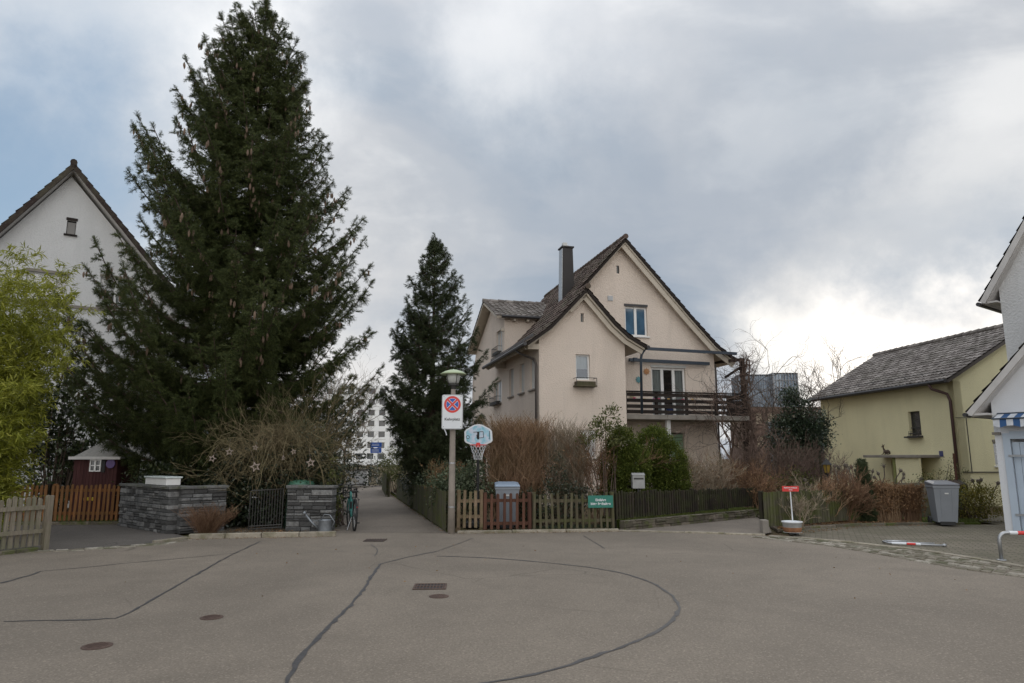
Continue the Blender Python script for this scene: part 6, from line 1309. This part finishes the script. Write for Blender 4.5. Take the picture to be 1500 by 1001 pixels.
shrub('ivy_bush', 'grey-green ivy bush right behind the grey bin', 'shrub', (11.05,17.9,.03), [(0,0,.45,.32,.2,.45)], 1500, .05, 'greybush', 89, clump=.08)
def pollard(name, label, loc, n, h, seed, knob=.05):
    r = np.random.default_rng(seed); root = thing(name, label, 'shrub', loc); mb = MB(); kb = MB()
    for i in range(n):
        a = r.uniform(0, 2*PI); d = np.array([math.cos(a)*.35, math.sin(a)*.2, 1.]); p = np.array([r.uniform(-.15,.15), r.uniform(-.1,.1), 0]); pts = [p]
        for k in range(5): d = d + r.normal(0, .22, 3); d[2] = abs(d[2]); d /= np.linalg.norm(d); p = p + d*h/5*r.uniform(.8,1.1); pts.append(p)
        mb.tube(pts, [.026,.022,.02,.018,.016,.014], 5)
        kb.tube([pts[-1]-d*knob, pts[-1], pts[-1]+d*knob], [knob*.5, knob, knob*.6], 6)
        for q in range(5): e = r.normal(0, 1, 3); e[2] = abs(e[2]); e /= np.linalg.norm(e); kb.tube([pts[-1], pts[-1]+e*.10], [.008,.004], 3)
    mb.add(kb.v, kb.f); mb.build('stems', M['bark_grey'], root); return root
pollard('pollard_shrub', 'pale pollarded shrub with knobbly heads beside the garden lantern', (9.15,19.2,0), 9, 1.5, 91)
pollard('pollard_shrub', 'row of knobbly pruned shrubs in front of the yellow house wall', (10.3,19.9,0), 8, 1.45, 92, .045)
pollard('pollard_shrub', 'pruned shrub just left of the small yellow porch', (11.2,20.4,0), 4, 1.35, 93, .05)
shrub('rose_bush', 'leggy green rose bush in front of the yellow porch', 'shrub', (12.6,20.6,0), [(0,0,.95,.55,.3,.3),(-.4,0,.8,.4,.3,.3),(.5,0,1.15,.25,.2,.4)], 1300, .06, 'privet', 94, clump=.1, stems=20)
pollard('pollard_vine', 'knobbly vines on a rack beside the garage wall', (12.6,18.9,0), 7, 1.15, 95, .05)
m = MB(); m.box(0,1.7,0,.12,.62,.95); m.box(.02,1.68,-.02,0,.0,.62); rk = m.build('raised_bed', M['picket_grey']); rk.location = (10.55,19.0,0); rk.rotation_euler = (0,0,.1); rk['label'] = 'weathered grey timber raised bed behind the dry hedge'; rk['category'] = 'planter'
wd = thing('tile_stack', 'small stack of dark roof tiles right behind the grey bin', 'tiles', (12.05,19.3,.0)); m = MB()
for k in range(8): m.tube([(-.42+.12*k,-.15,.86),(-.42+.12*k,.15,.98)], .055, 7)
m.build('tiles', M['tile_dark'], wd); m = MB(); m.box(-.5,.5,-.1,.2,0,.84); m.build('stand', M['picket_dark'], wd)
for i, (x, y, h, lb) in enumerate(((12.9,20.2,1.75,'left of the two wooden stakes by the yellow house downpipe'),(9.7,21.8,1.7,'dark wooden stake in the thicket below the ivy tree'),(6.2,20.6,1.75,'dark stake in the dry shrubs in front of the beige house'),(10.35,20.6,1.6,'right wooden stake behind the dry hedge'))):
    m = MB(); m.tube([(0,0,0),(0,0,h)], .035, 7); o = m.build('garden_stake', M['picket_dark'] if i else M['gate_red']); o.location = (x,y,0); tag(o, lb, 'stake', 'wooden stakes in the gardens')
canes('dry_shrub', 'low red-brown twig tuft at the foot of the slate wall', 'shrub', (-6.55,15.15,.0), 420, .60, .17, .13, .0042, 'twig_red', 96, fan=1.0, sub=6, hv=.6)
canes('bare_shrub', 'bare brambles right of the dark red playhouse', 'shrub', (-10.7,19.2,0), 70, 1.25, .5, .3, .006, 'twig_red', 97, fan=.3, sub=5)
m = MB(); m.box(-.02,.02,0,.03,.0,.42); m.box(-.16,.16,.0,.02,.30,.38); o = m.build('yellow_toy', plain('yellow_plastic', (.62,.45,.03), .4), bevel=.01); o.location = (-10.75,17.8,.25); tag(o, 'small yellow toy behind the orange gate', 'toy')
# leaf litter and grass tufts
r = np.random.default_rng(77)
def litter(name, poly_pts, n, size, mat, zz, seed):
    r = np.random.default_rng(seed); xs = [p[0] for p in poly_pts]; ys = [p[1] for p in poly_pts]; P = []
    while len(P) < n:
        x, y = r.uniform(min(xs), max(xs)), r.uniform(min(ys), max(ys))
        if inside((x, y), poly_pts): P.append((x, y, zz + r.uniform(0, .012)))
    P = np.array(P); D = r.normal(0, 1, (n, 3))*[1,1,.15]; o = leaves(name, M[mat], None, P, D, size, seed=seed); tag(o, kind='stuff'); return o
o = litter('fallen_leaves', [(5.95,15.7),(6.8,16.5),(8.4,17.05),(10.2,17.35),(10.2,18.4),(6.8,18.4)], 3800, .05, 'dryleaf', .055, 1); tag(o, 'brown leaf litter on the planting bed at the right', 'leaf litter')
o = litter('fallen_leaves', [(-5.3,15.2),(-3.95,15.2),(-3.9,16.0),(-5.3,16.0)], 330, .05, 'dryleaf', .012, 2); tag(o, 'scattered leaves at the foot of the slate pillar', 'leaf litter')
o = litter('fallen_leaves', [(-6.4,14.6),(-5.0,14.8),(-5.2,17.0),(-6.3,17.0)], 420, .05, 'dryleaf', .016, 3); tag(o, 'leaves on the gravel entrance between wall and gate', 'leaf litter')
o = litter('fallen_leaves', [(-6,8),(7,8),(5,14.8),(-6,14)], 70, .035, 'dryleaf', .004, 4); tag(o, 'few dry leaves scattered over the road', 'leaf litter')
def tufts(name, label, path, n, h, mat, seed, w=.05):
    r = np.random.default_rng(seed); P = []; 
    for i in range(n):
        k = r.integers(0, len(path)-1); t = r.random(); a, b = np.array(path[k]), np.array(path[k+1]); p = a + (b-a)*t; P.append((p[0]+r.normal(0,w), p[1]+r.normal(0,w), (p[2] if len(p) > 2 else 0)))
    D = r.normal(0,.45,(n,3)) + [0,0,1.]; D[:,2] = abs(D[:,2]); V = leaves(name, mat, None, np.array(P), D, h, np.array([[0,0,0],[.4,-.04,0],[1,0,.05],[.4,.04,0]]), seed=seed); tag(V, label, 'grass', kind='stuff')
M['grassblade'] = leafmat('grass_blades', (.07,.10,.02), (.13,.16,.035), (.22,.21,.08), .7, .3)
tufts('grass_tufts', 'grass along the foot of the yellow hedge and bin', [(10.6,17.5,.045),(11.6,17.7,.045)], 2200, .09, M['grassblade'], 5, .12)
tufts('grass_tufts', 'grass and weeds under the dark fence', [(2.5,16.25,.2),(7.0,19.85,.2)], 2600, .08, M['grassblade'], 6, .08)
tufts('grass_tufts', 'weeds along the foot of the mossy board fence', [(-1.42,15.62,0),(-5.6,32,0)], 1500, .08, M['grassblade'], 7, .03)
tufts('grass_tufts', 'grass below the orange picket gate', [(-13.2,17.25,.02),(-9.6,17.6,.02)], 2600, .11, M['grassblade'], 8, .1)
tufts('ivy_ground', 'low ivy along the foot of the fence with the green sign', [(.5,15.85,.05),(2.3,16.1,.05)], 900, .10, M['ivy'], 9, .05)

shrub('hedge', 'dark hedge right behind the grey cabinet at the end of the path', 'hedge', (-9.0,39.6,0), [(-1.6,0,.7,1.2,.5,.7),(0,0,.6,1.2,.5,.62),(1.5,0,.75,.9,.5,.75)], 3600, .12, 'holly', 101, clump=.15)
o = litter('fallen_leaves', [(-1.2,15.25),(2.4,15.7),(2.4,15.83),(-1.2,15.4)], 260, .035, 'dryleaf', .004, 6); tag(o, 'line of dry leaves and grit along the fence kerb', 'leaf litter')
o = litter('fallen_leaves', [(-6.6,14.15),(-3.7,14.65),(-3.7,14.85),(-6.6,14.36)], 170, .035, 'dryleaf', .004, 7); tag(o, 'dry leaves along the kerb in front of the slate walls', 'leaf litter')
o = litter('fallen_leaves', [(-1.5,15.75),(-1.65,15.75),(-5.75,32),(-5.6,32)], 260, .04, 'dryleaf', .008, 8); tag(o, 'dry leaves along the right edge of the footpath', 'leaf litter')
o = litter('fallen_leaves', [(6.2,15.1),(8.4,16.75),(10.2,17.0),(10.2,17.2),(8.3,16.9),(6.1,15.5)], 260, .04, 'dryleaf', .012, 9); tag(o, 'dry leaves at the edge of the paved forecourt', 'leaf litter')
tufts('grass_tufts', 'weeds at the foot of the fence with the green sign', [(-1.2,15.5,0),(2.35,15.92,0)], 700, .07, M['grassblade'], 15, .02)
tufts('grass_tufts', 'weeds at the foot of the grey picket fence', [(-8.46,12.7,0),(-9.6,10.5,0)], 900, .08, M['grassblade'], 16, .05)
